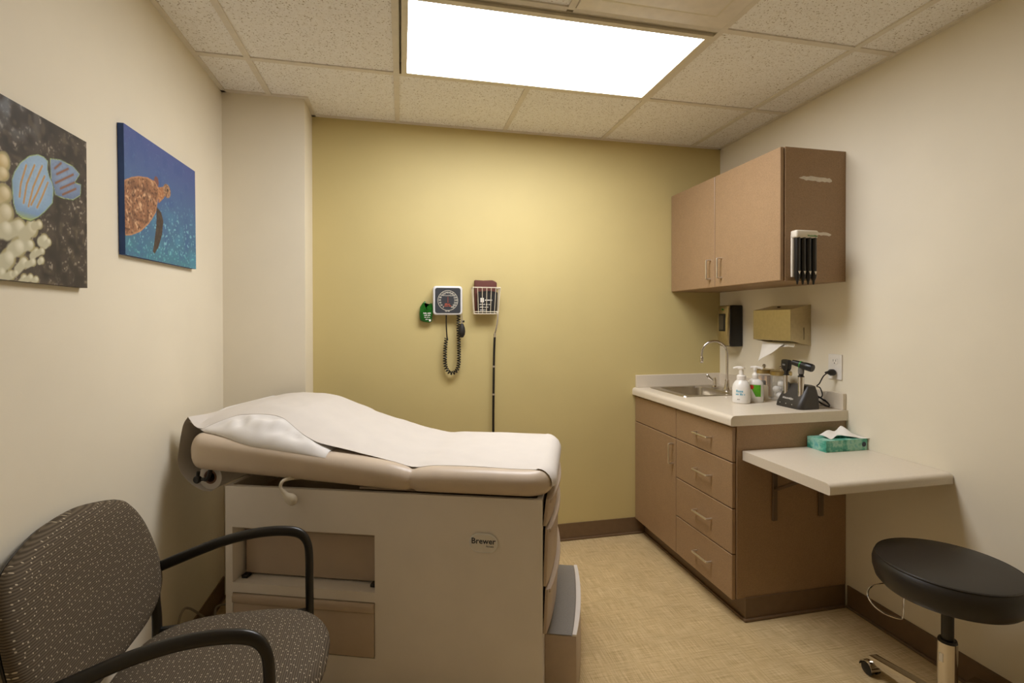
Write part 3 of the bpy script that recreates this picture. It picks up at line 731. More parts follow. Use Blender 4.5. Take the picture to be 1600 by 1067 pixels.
# paper roll holder under the head end
hk = ta('roll_bracket', tube(spline([(-.072, .03, .80), (-.078, .022, .778), (-.082, .018, .758), (-.092, .018, .748), (-.099, .028, .747), (-.099, .06, .747)], 4), .0075, 10), 'black_plastic')
ta('knob', lathe([(0, 0), (.012, 0), (.014, .004), (.014, .014), (.01, .018), (0, .018)], 16, (-.122, .022, .748), mtx=Matrix.Rotation(math.pi/2, 4, 'X')), 'black_plastic', hk)
ta('knob_peg', tube([(-.122, .014, .748), (-.118, .014, .778)], .006, 10), 'black_plastic', hk)
ta('knob_link', tube([(-.122, .016, .748), (-.088, .018, .749)], .006, 10), 'black_plastic', hk)

# paper: roll, sheet over the top
tp = thing('table_paper', 'white disposable paper drawn from a roll over the exam table', 'paper sheet', TA, TROT)
RC = (-.099, .747)
def ring_b(r0, r1, b0, b1):
    L = []
    for (r, bb) in ((r0, b0), (r1, b0), (r1, b1), (r0, b1), (r0, b0)):
        L.append([(RC[0]+r*math.cos(2*math.pi*k/32), bb, RC[1]+r*math.sin(2*math.pi*k/32)) for k in range(32)])
    return loops(L, cap_last=False)
rl_ = obj('paper_roll', ring_b(.026, .047, .05, .545), 'paper_white', tp)
obj('roll_core', ring_b(.019, .0258, .049, .546), 'cardboard', rl_)
def cush_edge(b_):   # drop of the rounded long edges
    q = .026-b_ if b_ < .026 else (b_-(CB1-.046) if b_ > CB1-.046 else 0)
    q = min(q, .0439); return .044-math.sqrt(max(0, .044**2-q*q))
TOPP = [(-.15, .977), (-.09, .987), (-.018, .994), (.08, .990), (.16, .980), (.254, .945), (.379, .903), (.5025, .866), (.60, .844), (.685, .833), (.8, .832), (.95, .833), (1.08, .830)]
def prof_z(a):
    if a <= TOPP[0][0]: return TOPP[0][1]
    for (a0, z0), (a1, z1) in zip(TOPP, TOPP[1:]):
        if a <= a1:
            f = (a-a0)/(a1-a0); return z0+(z1-z0)*f
    return TOPP[-1][1]
def sstep(x): x = max(0, min(1, x)); return x*x*(3-2*x)
PA0, PA1, PB0, PB1 = -.172, .392, -.008, .55
def pil_edge(a): return PB0 + .045*(1-sstep((a+.17)/.3))          # the near edge of the case runs slightly skew
def near_b(a, kind):
    if kind == 'h': return .035
    return .035 + .085*sstep((a+.14)/.12)*(1-sstep((a-.1)/.28)) - .008*sstep((a-.5)/.5) + .005*math.sin(16*a)
def wrinkle(a, b_): return .0065*math.sin(21*a+52*b_+2.5*math.sin(19*a)) + .0045*math.sin(47*a-64*b_+1.5*math.sin(31*a)) + .002*math.sin(110*a+40*b_)
def cush_z(a, b_):
    z = c_top(max(a, CA0+.03)) - .010*math.exp(-((a-.70)/.05)**2) - cush_edge(b_)
    return z
def lift_at(a): return max(0, prof_z(a)-c_top(max(a, CA0+.03))-.003)
def pil_top(a, b_):
    u = (a-PA0)/(PA1-PA0)
    if u < 0 or u > 1: return cush_z(a, b_)
    v = (b_-pil_edge(a))/.2
    k = max(0, min(1, v))**.5 * min(1, max(0, (1-u)/.14))**.6
    under = sstep((b_-near_b(a, 't')+.03)/.03)                    # no wrinkles where the paper lies over it
    th = lift_at(a)*k
    z = cush_z(a, b_) + .003 + th + wrinkle(a, b_)*min(1, v*3)*(1-under)*min(1, th/.012)
    if a < CA0+.05: z = max(z, cush_z(a, b_) + .0032 + .034*((CA0+.05-a)/.065)**1.2)      # the case juts out past the head end
    return z
def sheet_z(a, b_):
    k = .2+.8*max(0, min(1, (b_-PB0)/.2))**.5
    wr = .0026*math.sin(38*b_+9*a+2*math.sin(14*a))*math.exp(-((a-.62)/.28)**2) + .002*math.sin(23*a*(1+.6*b_)+31*b_)
    own = cush_z(a, b_) + .0015 + lift_at(a)*k + max(0, wr)*sstep((b_-near_b(a, 't'))/.04)
    g_ = sstep((a-.27)/.1)
    return max(pil_top(a, b_)+.0014, own*g_ + (pil_top(a, b_)+.0014+max(0, wr)*sstep((b_-near_b(a, 't')-.02)/.06))*(1-g_))
# arc-length profile: from under the roll, out round the head end, over the top and down the foot
head = spline([(-.085, .6985, 0), (-.12, .701, 0), (-.165, .722, 0), (-.205, .758, 0), (-.222, .80, 0), (-.217, .85, 0), (-.207, .905, 0), (-.196, .945, 0), (-.178, .9715, 0)], 5)
PATH = [(p.x, p.y, 'h') for p in head] + [(-.15+1.28*k/80, None, 't') for k in range(81)]
FOOT = [(1.142, .8335), (1.158, .831), (1.174, .824), (1.187, .812), (1.1945, .797), (1.1965, .785), (1.196, .772)]
PATH += [(a, z, 'f') for a, z in FOOT]
NB = 26
b = bmesh.new(); G = []
for (a, z, kd) in PATH:
    row = []
    n0, n1 = near_b(a, kd), (.545 if kd == 'h' else .545+.03*sstep((a+.15)/.1)*(1-sstep((a-.9)/.2)))
    for j in range(NB+1):
        bb = n0+(n1-n0)*j/NB
        if kd == 'h': p = (a, bb, z + .004*math.sin(20*bb+8*z))
        elif kd == 't':
            zz = sheet_z(a, bb)
            p = (a, bb, zz)
        else:
            dd2 = min(bb-CB0, CB1-bb); ins2 = 0 if dd2 >= .10 else .10-math.sqrt(.01-(.10-dd2)**2)
            p = (a + .0035 - ins2*min(1, (a-1.12)/.06), bb, z - cush_edge(bb)*.6)
        row.append(b.verts.new(p))
    G.append(row)
for r0, r1 in zip(G, G[1:]):
    for j in range(NB): b.faces.new((r0[j], r1[j], r1[j+1], r0[j+1]))
bmesh.ops.recalc_face_normals(b, faces=b.faces[:])
bmesh.ops.solidify(b, geom=b.faces[:], thickness=.0009)
obj('sheet', b, 'paper_white', tp)
# flat pillow in a disposable case, sticking out in front of the paper
pw = thing('pillow', 'flat pillow in a white disposable case at the head of the exam table', 'pillow', TA, TROT)
rnd = random.Random(11)
def pil(u, v, top):
    a = PA0+(PA1-PA0)*u; e0 = pil_edge(a); bb = e0+(PB1-e0)*v
    lo = cush_z(a, bb) + .002
    if a < CA0+.05: lo += .034*((CA0+.05-a)/.065)**1.2
    if not top: return (a, bb, lo)
    return (a, bb, max(lo+.0012, pil_top(a, bb)))
b = grid(60, 40, lambda u, v: pil(u, v*v, True)); grid(60, 40, lambda u, v: pil(u, v*v, False), bm=b)
bmesh.ops.remove_doubles(b, verts=b.verts[:], dist=.0002); bmesh.ops.recalc_face_normals(b, faces=b.faces[:])
obj('pillow_case', b, 'pillow_white', pw)

# ------------------------------------------------------------------ guest chair (local frame: x forward, y to its left)
CH = (-.458, 1.424, 0)
t = thing('guest_chair', 'taupe speckled upholstered armchair with black frame against the left wall', 'chair', CH, math.radians(1.2))
def closed_pad(nu, nv, f):      # f(theta-fraction, ring) rings from bottom centre to top centre
    return grid(nu, nv, f, closed_u=True)
def seat_pt(u, v):
    a = 2*math.pi*u; n = 3.0
    cx, sx = math.cos(a), math.sin(a)
    ex, ey = math.copysign(abs(cx)**(2/n), cx), math.copysign(abs(sx)**(2/n), sx)
    k = v
    if k < .4: s_, z = (k/.4)*.94+.0, .405
    elif k < .7:
        q = (k-.4)/.3; s_ = .94+.06*math.sin(math.pi*q); z = .405+.055*q
    else:
        q = (k-.7)/.3; s_ = .94*(1-q**1.0)+.0; z = .46+.016*math.sin(math.pi/2*min(1, q*2.2))
    wdt = .222*(1-.05*ex)
    x = .255*ex*s_; 
    z -= .014*max(0, x/.255)**3*(1 if k > .4 else 0)
    return (x+.005, wdt*ey*s_, z)
b = closed_pad(56, 34, seat_pt); bmesh.ops.remove_doubles(b, verts=b.verts[:], dist=.0005)
obj('seat', b, 'fabric_seat', t)
BK = [(0, .476), (.08, .478), (.16, .487), (.225, .51), (.265, .543), (.284, .585), (.288, .64), (.281, .70), (.266, .755), (.238, .803), (.2, .83), (.1, .855), (.04, .862)]
outl = [(y, z) for y, z in BK] + [(-y, z) for y, z in BK[::-1] if y > 0]
outl = [(p.x, p.y) for p in spline([(y, z, 0) for y, z in outl + [outl[0]]], 3)][:-1]
def back_x(z, y): return -.242 - (z-.5)*.25 + .16*y*y*1.6
def back_pt(off_f, off_b, rings):
    L = []
    cz = .66
    for s_, o in rings:
        L.append([(back_x(cz+(z-cz)*s_, y*s_)+o, y*s_, cz+(z-cz)*s_) for y, z in outl])
    return L
rings = [(.02, .014), (.3, .014), (.6, .013), (.8, .011), (.9, .007), (.96, .0), (.99, -.009), (1.0, -.019), (.99, -.028), (.96, -.032)]
b = loops(back_pt(0, 0, rings), cap_first=True, cap_last=True); obj('backrest', b, 'fabric_back', t)
rings = [(.955, -.0325), (.965, -.0345), (.95, -.042), (.8, -.047), (.4, -.049), (.02, -.049)]
obj('back_shell', loops(back_pt(0, 0, rings), cap_first=True, cap_last=True), 'black_plastic', t)
for s_ in (1, -1):
    y = .272*s_
    arm = spline([(-.252, y, .594), (-.165, y, .625), (-.08, y, .652), (.01, y, .668), (.09, y, .668), (.142, y, .655), (.166, y, .622), (.172, y, .57), (.172, y, .48), (.175, y, .30), (.185, y, .012)], 6)
    rs = [.0158]*len(arm)
    for i in range(len(arm)): rs[i] = .0158 - (.0035 if i > 36 else .0035*max(0, (i-28)/8))
    fr_ = obj('arm_frame', tube(arm, rs, 14, sq=.74, up=(0, 0, 1)), 'black_frame', t)
    obj('foot_glide', lathe([(0, 0), (.018, 0), (.018, .012), (.012, .016), (0, .016)], 14, (.185, y, 0)), 'black_plastic', fr_)
    rear = spline([(-.262, y, .60), (-.262, y*.995, .5), (-.258, y, .42), (-.262, y, .25), (-.285, y, .012)], 6)
    rg = obj('rear_leg', tube(rear, .0135, 12), 'black_frame', t)
    obj('foot_glide', lathe([(0, 0), (.018, 0), (.018, .012), (.012, .016), (0, .016)], 14, (-.285, y, 0)), 'black_plastic', rg)
    obj('back_bracket', tube([(-.262, y, .56), (-.292, y*.85, .565), (-.305, y*.7, .58)], .013, 10), 'black_frame', t)
    obj('seat_rail', tube([(-.258, y, .40), (.173, y, .40)], .0115, 10), 'black_frame', t)
for x in (-.2, .14): obj('cross_bar', tube([(x, -.272, .395), (x, .272, .395)], .011, 10), 'black_frame', t)

# ------------------------------------------------------------------ rolling stool
ST = (1.72, 1.26, 0)
t = thing('rolling_stool', 'round black vinyl stool on a chrome five-star caster base', 'stool', ST)
obj('seat', lathe([(0, .452), (.15, .452), (.178, .458), (.192, .474), (.199, .50), (.2, .522), (.196, .538), (.1885, .5455), (.186, .5485), (.17, .5515), (.1, .5535), (0, .554)], 64), 'black_vinyl', t)
obj('seat_piping', tube([(.1895*math.cos(2*math.pi*k/72), .1895*math.sin(2*math.pi*k/72), .546) for k in range(72)], .0028, 8, closed=True), 'black_vinyl', t)
obj('seat_plate', box(-.09, .09, -.09, .09, .444, .4525, .003, 1), 'black_matte', t)
obj('piston', lathe([(0, .28), (.0165, .28), (.0165, .446), (0, .446)], 20), 'black_frame', t)
cl = obj('column', lathe([(0, .06), (.03, .06), (.03, .085), (.0265, .09), (.0265, .296), (.022, .298), (0, .298)], 28), 'chrome', t)
obj('column_cap', lathe([(.0165, .296), (.0262, .296), (.024, .304), (.0165, .304)], 24), 'black_plastic', cl)
obj('column_sticker', prism([(-.006, .235), (.006, .235), (.006, .262), (-.006, .262)], 'x', -.0275, -.0262), 'white_plastic', cl, smooth=False)
a0 = math.atan2(1.545-1.26, 1.725-1.72)
for k in range(5):
    a = a0 + 2*math.pi*k/5; ca, sa = math.cos(a), math.sin(a); M = Matrix.Rotation(a, 4, 'Z')
    b = prism([(.02, .058), (.02, .112), (.06, .106), (.265, .078), (.272, .07), (.272, .052), (.25, .054)], 'y', -.017, .017, .003, 2); b.transform(M)
    lg = obj('base_arm', b, 'chrome', t)
    b = lathe([(0, 0), (.006, 0), (.006, .022), (0, .022)], 10, (.262, 0, .042)); b.transform(M); cs = obj('caster', b, 'chrome', t)
    for s_ in (-1, 1):
        b = lathe([(0, -.009), (.018, -.009), (.0235, -.006), (.0245, 0), (.0235, .006), (.018, .009), (0, .009)], 20, (.272, .014*s_, .0247), mtx=Matrix.Rotation(math.pi/2, 4, 'X')); b.transform(M)
        obj('wheel', b, 'black_plastic', cs)
    b = grid(14, 5, lambda u, v: (.272+.028*math.cos(math.pi*(.0+1.0*u)), -.026+.052*v, .026+.028*math.sin(math.pi*(.0+1.0*u))), .002); b.transform(M)
    obj('wheel_hood', b, 'chrome', cs)
ring = [(-.06, .07, .447), (-.09, .10, .44), (-.135, .135, .425), (-.165, .135, .40), (-.17, .11, .375), (-.155, .08, .36), (-.13, .055, .355), (-.118, .05, .362), (-.10, .062, .40), (-.085, .072, .447)]
obj('height_lever', tube(spline(ring, 5), .003, 8), 'chrome', t)

# ------------------------------------------------------------------ blood pressure set on the yellow wall
t = W('pressure_gauge', 'square white wall blood pressure gauge with a dark round dial', 'gauge', (.2556, YB-.03, 1.364))
gx, gz = .2556, 1.446
hs = t.add('housing', prism([(gx+x, gz+z) for x, z in rrect(.165, .164, .018)], 'y', YB-.05, YB-.0005, .007, 3), 'gauge_rim')
fc = t.add('face', prism([(gx+x, gz+z) for x, z in rrect(.143, .142, .012)], 'y', YB-.0515, YB-.048), 'gauge_face', smooth=False)
b = bmesh.new()
ringp = [(gx+.056*math.cos(2*math.pi*k/48), YB-.0517, gz+.056*math.sin(2*math.pi*k/48)) for k in range(48)]
t.add('dial_ring', tube(ringp, .0013, 6, closed=True), 'gauge_mark', fc)
b = None
for k in range(16):
    a = math.radians(-125+k*(-290)/15*-1 + 0) if False else math.radians(235-k*290/15)
    q = text_bm(str(20*k), .0125, .0002, mtx=facing((gx+.045*math.cos(a), YB-.0518, gz+.045*math.sin(a)), (0, -1, 0)), bold=.0003)
    b = q if b is None else merge(b, q)
t.add('dial_numbers', b, 'gauge_mark', fc)
t.add('dial_lettering', text_bm('WelchAllyn', .0115, .0002, mtx=facing((gx, YB-.0518, gz+.028), (0, -1, 0))), 'gauge_mark', fc)
t.add('dial_lettering', print_bm(.03, .008, seed=4, mtx=facing((gx, YB-.0518, gz-.060), (0, -1, 0))), 'gauge_mark', fc)
t.add('needle', prism([(gx-.0012, gz-.012), (gx+.0012, gz-.012), (gx+.0006, gz+.022), (gx-.0006, gz+.022)], 'y', YB-.0535, YB-.0525), 'gauge_red', fc, smooth=False)
b = print_bm(.036, .0105, seed=5, mtx=facing((gx, YB-.0519, gz-.021), (0, -1, 0))); merge(b, print_bm(.042, .0075, seed=6, mtx=facing((gx, YB-.0519, gz-.031), (0, -1, 0))))
t.add('dial_warning', b, 'gauge_red', fc)
t.add('hose', tube(spline([(.248, YB-.03, 1.37), (.2485, YB-.03, 1.30), (.252, YB-.03, 1.24), (.256, YB-.03, 1.226)], 5), .0038, 8), 'black_plastic')
# coiled hose: a helix that follows a U
cp = spline([(.249, 0, 1.232), (.243, 0, 1.19), (.2405, 0, 1.13), (.243, 0, 1.075), (.262, 0, 1.040), (.283, 0, 1.034), (.304, 0, 1.046), (.317, 0, 1.08), (.3195, 0, 1.14), (.3185, 0, 1.22), (.317, 0, 1.30), (.318, 0, 1.368)], 14)
cum = [0]
for p, q in zip(cp, cp[1:]): cum.append(cum[-1]+(q-p).length)
Ltot = cum[-1]; pts = []; turns = 40; NP = turns*9
for i in range(NP+1):
    s_ = Ltot*i/NP; k = max(0, min(len(cp)-2, next((j for j in range(len(cum)-1) if cum[j+1] >= s_), len(cp)-2)))
    f = (s_-cum[k])/max(1e-9, cum[k+1]-cum[k]); p = cp[k].lerp(cp[k+1], f); tg = (cp[k+1]-cp[k]).normalized(); nr = Vector((tg.z, 0, -tg.x))
    ph = 2*math.pi*turns*i/NP; p = p + nr*.0092*math.cos(ph) + Vector((0, 1, 0))*.0092*math.sin(ph); pts.append((p.x, YB-.03+p.y, p.z))
t.add('coiled_hose', tube(pts, .0032, 6), 'black_plastic')
bl = W('inflation_bulb', 'black rubber inflation bulb hanging beside the coiled hose', 'pressure bulb', (.3345, YB-.045, 1.235))
bl.add('bulb', lathe([(0, 0), (.008, .002), (.017, .018), (.0195, .036), (.0165, .058), (.010, .074), (.007, .079), (0, .08)], 20, (.3345, YB-.05, 1.236)), 'black_matte')
bl.add('valve', lathe([(0, 0), (.005, 0), (.005, .022), (.0035, .024), (.0035, .05), (0, .05)], 12, (.334, YB-.05, 1.316)), 'nickel')
bl.add('valve_screw', lathe([(0, 0), (.004, 0), (.006, .003), (.006, .010), (0, .011)], 12, (.3385, YB-.05, 1.328), mtx=Matrix.Rotation(math.pi/2, 4, 'Y')), 'black_plastic')
t = W('wire_basket', 'small cream wire basket mounted on the yellow wall', 'basket', (.4725, YB-.04, 1.365))
x0, x1, zt_, zb_ = .395, .553, 1.520, 1.371
yo, yi = YB-.075, YB-.003
rim = [(x0, yi, zt_), (x0, yo, zt_), (x1, yo, zt_), (x1, yi, zt_)]
t.add('rim', tube(rim, .0028, 8, closed=True), 'wire_cream')
q0, q1, qo = x0+.010, x1-.010, YB-.06
t.add('bottom_rim', tube([(q0, yi, zb_), (q0, qo, zb_), (q1, qo, zb_), (q1, yi, zb_)], .0026, 8, closed=True), 'wire_cream')
t.add('bottom_rail', tube([(q0-.001, qo-.001, zb_+.012), (q1+.001, qo-.001, zb_+.012)], .002, 8), 'wire_cream')
for k in range(7):
    f = k/6; t.add('wire', tube([(x0+(x1-x0)*f, yo, zt_), (q0+(q1-q0)*f, qo, zb_)], .0019, 6), 'wire_cream')
for k in range(1, 4):
    f = k/4
    for e, q in ((x0, q0), (x1, q1)): t.add('wire', tube([(e, yo+(yi-yo)*f, zt_), (q, qo+(yi-qo)*f, zb_)], .0019, 6), 'wire_cream')
    t.add('wire', tube([(q0, qo+(yi-qo)*f, zb_), (q1, qo+(yi-qo)*f, zb_)], .0019, 6), 'wire_cream')
t = W('pressure_cuff', 'folded maroon and black blood pressure cuff in the wire basket', 'cuff', (.4725, YB-.04, 1.375))
t.add('wrap', prism([(.4115, 1.376), (.53, 1.376), (.538, 1.50), (.5405, 1.553), (.515, 1.566), (.46, 1.563), (.4085, 1.566), (.409, 1.50)], 'y', YB-.040, YB-.010, .007, 2), 'maroon')
bk = t.add('bladder', prism([(.419, 1.376), (.535, 1.376), (.541, 1.495), (.50, 1.503), (.424, 1.498)], 'y', YB-.056, YB-.041, .005, 2), 'cuff_black')
t.add('size_label', box(.44, .46, YB-.0568, YB-.0562, 1.437, 1.462), 'white_plastic', bk, smooth=False)
lb = print_bm(.044, .014, seed=7, mtx=facing((.488, YB-.0568, 1.45), (0, -1, 0)))
for k in range(3): merge(lb, print_bm(.062-.012*k, .0095, seed=8+k, mtx=facing((.466-.005*k, YB-.0568, 1.425-.016*k), (0, -1, 0))))
t.add('label_print', lb, 'white_plastic', bk)
t.add('tube', tube(spline([(.53, YB-.05, 1.385), (.538, YB-.068, 1.372), (.537, YB-.07, 1.34), (.531, YB-.06, 1.29), (.5265, YB-.045, 1.26)], 6), .0045, 8), 'grey_tube')
t.add('connector', lathe([(0, 0), (.0055, 0), (.007, .006), (.0055, .014), (.007, .022), (.005, .03), (0, .03)], 12, (.5265, YB-.043, 1.236)), 'nickel')
hz = t.add('long_hose', tube(spline([(.5265, YB-.042, 1.262), (.5245, YB-.035, 1.2), (.522, YB-.03, 1.08), (.5195, YB-.03, .9), (.518, YB-.03, .7), (.52, YB-.03, .5), (.535, YB-.035, .3), (.56, YB-.05, .12), (.58, YB-.1, .012)], 8), .0068, 10), 'black_plastic')
for z in (1.0665, .905): t.add('hose_clip', lathe([(.007, -.005), (.0082, -.005), (.0082, .005), (.007, .005)], 14, (.5215 if z > 1 else .5196, YB-.03, z)), 'grey_tube', hz)
t = W('green_plastic_pack', 'glossy dark green plastic pack stuck to the yellow wall beside the gauge', 'plastic pack', (.137, YB-.02, 1.32))
pk = t.add('pouch', prism([(.1, 1.335), (.098, 1.375), (.102, 1.41), (.116, 1.432), (.128, 1.442), (.134, 1.438), (.136, 1.42), (.14, 1.412), (.15, 1.425), (.162, 1.432), (.170, 1.43), (.173, 1.40), (.172, 1.36), (.167, 1.324), (.15, 1.321), (.12, 1.326)], 'y', YB-.034, YB-.001, .009, 3), 'green_pack')
t.add('notch', prism([(.136, 1.405), (.148, 1.42), (.166, 1.428), (.166, 1.395), (.15, 1.39)], 'y', YB-.0352, YB-.0338), 'green_pack', pk, smooth=False)
lb = None
for k in range(4):
    q = print_bm((.044, .036, .034, .022)[k], (.010, .009, .007, .007)[k], seed=20+k, mtx=facing((.142, YB-.0348, 1.374-.0115*k), (0, -1, 0)))
    lb = q if lb is None else merge(lb, q)
t.add('pack_print', lb, 'bottle_white', pk)
t.add('pack_panel', box(.151, .161, YB-.0347, YB-.0339, 1.329, 1.340), 'bottle_white', pk, smooth=False)

# ------------------------------------------------------------------ power cable behind the table
o = obj('power_cable', tube(spline([(-.66, 2.35, .006), (-.74, 2.15, .006), (-.79, 2.06, .05), (-.822, 2.09, .17), (-.824, 2.13, .219), (-.822, 2.195, .195), (-.815, 2.35, .062), (-.80, 2.42, .012), (-.79, 2.37, .012), (-.80, 2.40, .05), (-.812, 2.46, .052), (-.80, 2.55, .012), (-.70, 2.58, .006), (-.5, 2.5, .006)], 7), .0045, 8), 'cable_grey')
tag(o, 'grey power cable looped against the left wall behind the exam table', 'cable')

# ------------------------------------------------------------------ canvas prints on the left wall (flat printed photographs)
def vnoise(ny, nx, sy, sx, seed):
    r = np.random.RandomState(seed); gy, gx_ = int(sy)+2, int(sx)+2; g_ = r.rand(gy, gx_)
    y = np.linspace(0, sy, ny)[:, None]*np.ones((1, nx)); x = np.linspace(0, sx, nx)[None, :]*np.ones((ny, 1))
    iy, ix = y.astype(int), x.astype(int); fy, fx_ = y-iy, x-ix; fy = fy*fy*(3-2*fy); fx_ = fx_*fx_*(3-2*fx_)
    return (g_[iy, ix]*(1-fx_)+g_[iy, ix+1]*fx_)*(1-fy) + (g_[iy+1, ix]*(1-fx_)+g_[iy+1, ix+1]*fx_)*fy
def inpoly(Y, Z, P):
    r = np.zeros(Y.shape, bool); n = len(P)
    for i in range(n):
        (y0, z0), (y1, z1) = P[i], P[(i+1) % n]
        if z0 == z1: continue
        c_ = ((z0 > Z) != (z1 > Z)) & (Y < (y1-y0)*(Z-z0)/(z1-z0)+y0); r ^= c_
    return r
def segdist(Y, Z, P, closed=False):
    d = np.full(Y.shape, 9.); n = len(P)
    for i in range(n if closed else n-1):
        (y0, z0), (y1, z1) = P[i], P[(i+1) % n]; vy, vz = y1-y0, z1-z0; L2 = vy*vy+vz*vz+1e-12
        q = np.clip(((Y-y0)*vy+(Z-z0)*vz)/L2, 0, 1); d = np.minimum(d, np.hypot(Y-y0-q*vy, Z-z0-q*vz))
    return d
def srgb(*c): return np.array(c, float)
def lay(img, mask, colr, al=1.0):
    m = (mask*al)[..., None]; img[:] = img*(1-m) + np.asarray(colr)*m
FISH1 = [(1.293, 1.643), (1.3, 1.662), (1.318, 1.688), (1.346, 1.712), (1.373, 1.724), (1.393, 1.725), (1.409, 1.719), (1.407, 1.699), (1.413, 1.683), (1.425, 1.669), (1.428, 1.653), (1.424, 1.621), (1.399, 1.596), (1.375, 1.577), (1.349, 1.563), (1.323, 1.564), (1.305, 1.572), (1.297, 1.592), (1.294, 1.62)]
FISH2 = [(1.414, 1.728), (1.454, 1.737), (1.502, 1.735), (1.531, 1.722), (1.51, 1.695), (1.535, 1.697), (1.533, 1.672), (1.531, 1.665), (1.501, 1.646), (1.461, 1.641), (1.431, 1.643), (1.428, 1.657), (1.417, 1.674)]
STR1 = [[(1.337, 1.687), (1.32, 1.641), (1.316, 1.611)], [(1.363, 1.695), (1.338, 1.645), (1.328, 1.6)], [(1.388, 1.701), (1.358, 1.643), (1.343, 1.596)], [(1.396, 1.679), (1.37, 1.632), (1.351, 1.601)], [(1.407, 1.667), (1.387, 1.628), (1.37, 1.599)]]
STR2 = [[(1.455, 1.728), (1.432, 1.708)], [(1.482, 1.722), (1.439, 1.696)], [(1.502, 1.713), (1.434, 1.673)], [(1.507, 1.694), (1.452, 1.664)], [(1.512, 1.679), (1.46, 1.651)]]
CORAL = [(1.20, 1.69, .03), (1.17, 1.62, .04), (1.22, 1.60, .03), (1.13, 1.55, .04), (1.20, 1.53, .035), (1.11, 1.47, .04), (1.17, 1.46, .03), (1.23, 1.46, .025), (1.24, 1.55, .025), (1.239, 1.65, .022), (1.269, 1.675, .019), (1.269, 1.65, .016), (1.274, 1.608, .019), (1.277, 1.568, .022), (1.314, 1.544, .02), (1.277, 1.533, .019), (1.353, 1.547, .018), (1.378, 1.561, .01), (1.395, 1.529, .014), (1.408, 1.526, .009), (1.347, 1.51, .013), (1.313, 1.498, .02), (1.367, 1.495, .01), (1.386, 1.5, .008), (1.284, 1.47, .019), (1.328, 1.467, .014), (1.356, 1.471, .01), (1.384, 1.478, .009), (1.264, 1.438, .011), (1.291, 1.435, .011), (1.304, 1.441, .008), (1.328, 1.431, .011), (1.348, 1.435, .009), (1.366, 1.432, .009)]
def paint_fish(Y, Z):
    ny, nz = Y.shape; img = np.zeros((ny, nz, 3)); n1 = vnoise(ny, nz, 70, 52, 1); n2 = vnoise(ny, nz, 22, 17, 2); n3 = vnoise(ny, nz, 110, 90, 3)
    img[:] = srgb(74, 64, 54); img *= (.65+.5*n2)[..., None]
    sp = np.clip((n1*n3-.36)*5, 0, 1)*np.clip((n2-.3)*2.4, 0, 1); lay(img, sp, srgb(178, 166, 148), .8); lay(img, np.clip((vnoise(ny, nz, 34, 26, 9)-.62)*4, 0, 1), srgb(112, 98, 76), .5)
    up = np.clip((Z-1.72)/.05, 0, 1)*np.clip((1.40-Y)/.1, 0, 1)*np.clip((n2-.35)*2.5, 0, 1); lay(img, up, srgb(128, 138, 150), .6)
    fld = np.zeros((ny, nz))
    for (y, z, r) in CORAL: fld = np.maximum(fld, np.clip((1.25-np.hypot(Y-y, Z-z)/r*(1+.35*(n2-.5)))*6, 0, 1))
    lay(img, fld, srgb(170, 158, 112))
    for k, (y, z, r) in enumerate(CORAL):
        d = segdist(Y, Z, [(y, z), (y-r*(.9+.5*((k*7) % 3)), z-r*(.5+.4*((k*5) % 3)))])/r*1.12*(1+.4*(n2-.5)); m = np.clip((1.1-d)*3.2, 0, 1); yel = np.clip((z-1.53)/.14, 0, 1)*.75*np.clip(n2*1.6, .3, 1)
        base = srgb(222, 216, 182)*(1-yel[..., None])+srgb(222, 184, 104)*yel[..., None]
        hl = np.clip(1-np.hypot(Y-y-.2*r, Z-z-.3*r)/r, 0, 1)
        lay(img, m, base*.90); lay(img, m*np.clip(hl*1.2, 0, 1), base*.5+srgb(244, 240, 226)*.5)
    for P, ST_, base, org, ws in ((FISH2, STR2, srgb(112, 130, 164), srgb(146, 90, 56), .0042), (FISH1, STR1, srgb(150, 182, 212), srgb(212, 136, 44), .0038)):
        m = inpoly(Y, Z, P).astype(float); d = segdist(Y, Z, P, True); sh = np.clip(d/.05, 0, 1)
        lay(img, m, base*.95); lay(img, m*np.clip(sh*1.1, 0, 1), base*.45+srgb(196, 214, 226)*.55, .6); lay(img, m*np.clip((Z-1.64)/.08, 0, 1), srgb(176, 198, 218), .4)
        low = np.clip((1.605-Z)/.04, 0, 1); lay(img, m*low, srgb(108, 142, 190), .8); lay(img, m*np.clip((1.582-Z)/.02, 0, 1), srgb(196, 200, 84), .8)
        for s_ in ST_:
            ds = segdist(Y, Z, s_); lay(img, m*np.clip((ws*2.0-ds)/.004, 0, 1), base*1.12, .45); lay(img, m*np.clip((ws*1.0-ds)/.0032, 0, 1), org, .9)
        lay(img, m*np.clip((n3-.5)*2, 0, 1), base*.85, .3)
        lay(img, m*np.clip((.0032-d)/.0016, 0, 1), srgb(196, 212, 120), .85)
        lay(img, np.clip((.0016-d)/.001, 0, 1), srgb(48, 58, 48), .7)
    return img
SHELL = [(1.714, 1.754), (1.736, 1.765), (1.783, 1.788), (1.829, 1.804), (1.888, 1.815), (1.94, 1.816), (1.967, 1.798), (1.961, 1.755), (1.944, 1.709), (1.897, 1.664), (1.838, 1.627), (1.782, 1.607), (1.734, 1.599), (1.713, 1.597)]
NECK = [(1.955, 1.8), (1.978, 1.804), (2.008, 1.814), (2.017, 1.784), (2.0, 1.769), (1.966, 1.745)]
FLIP = [(1.95, 1.731), (1.983, 1.717), (1.999, 1.689), (1.987, 1.639), (1.96, 1.593), (1.932, 1.566), (1.919, 1.572), (1.933, 1.615), (1.947, 1.669)]
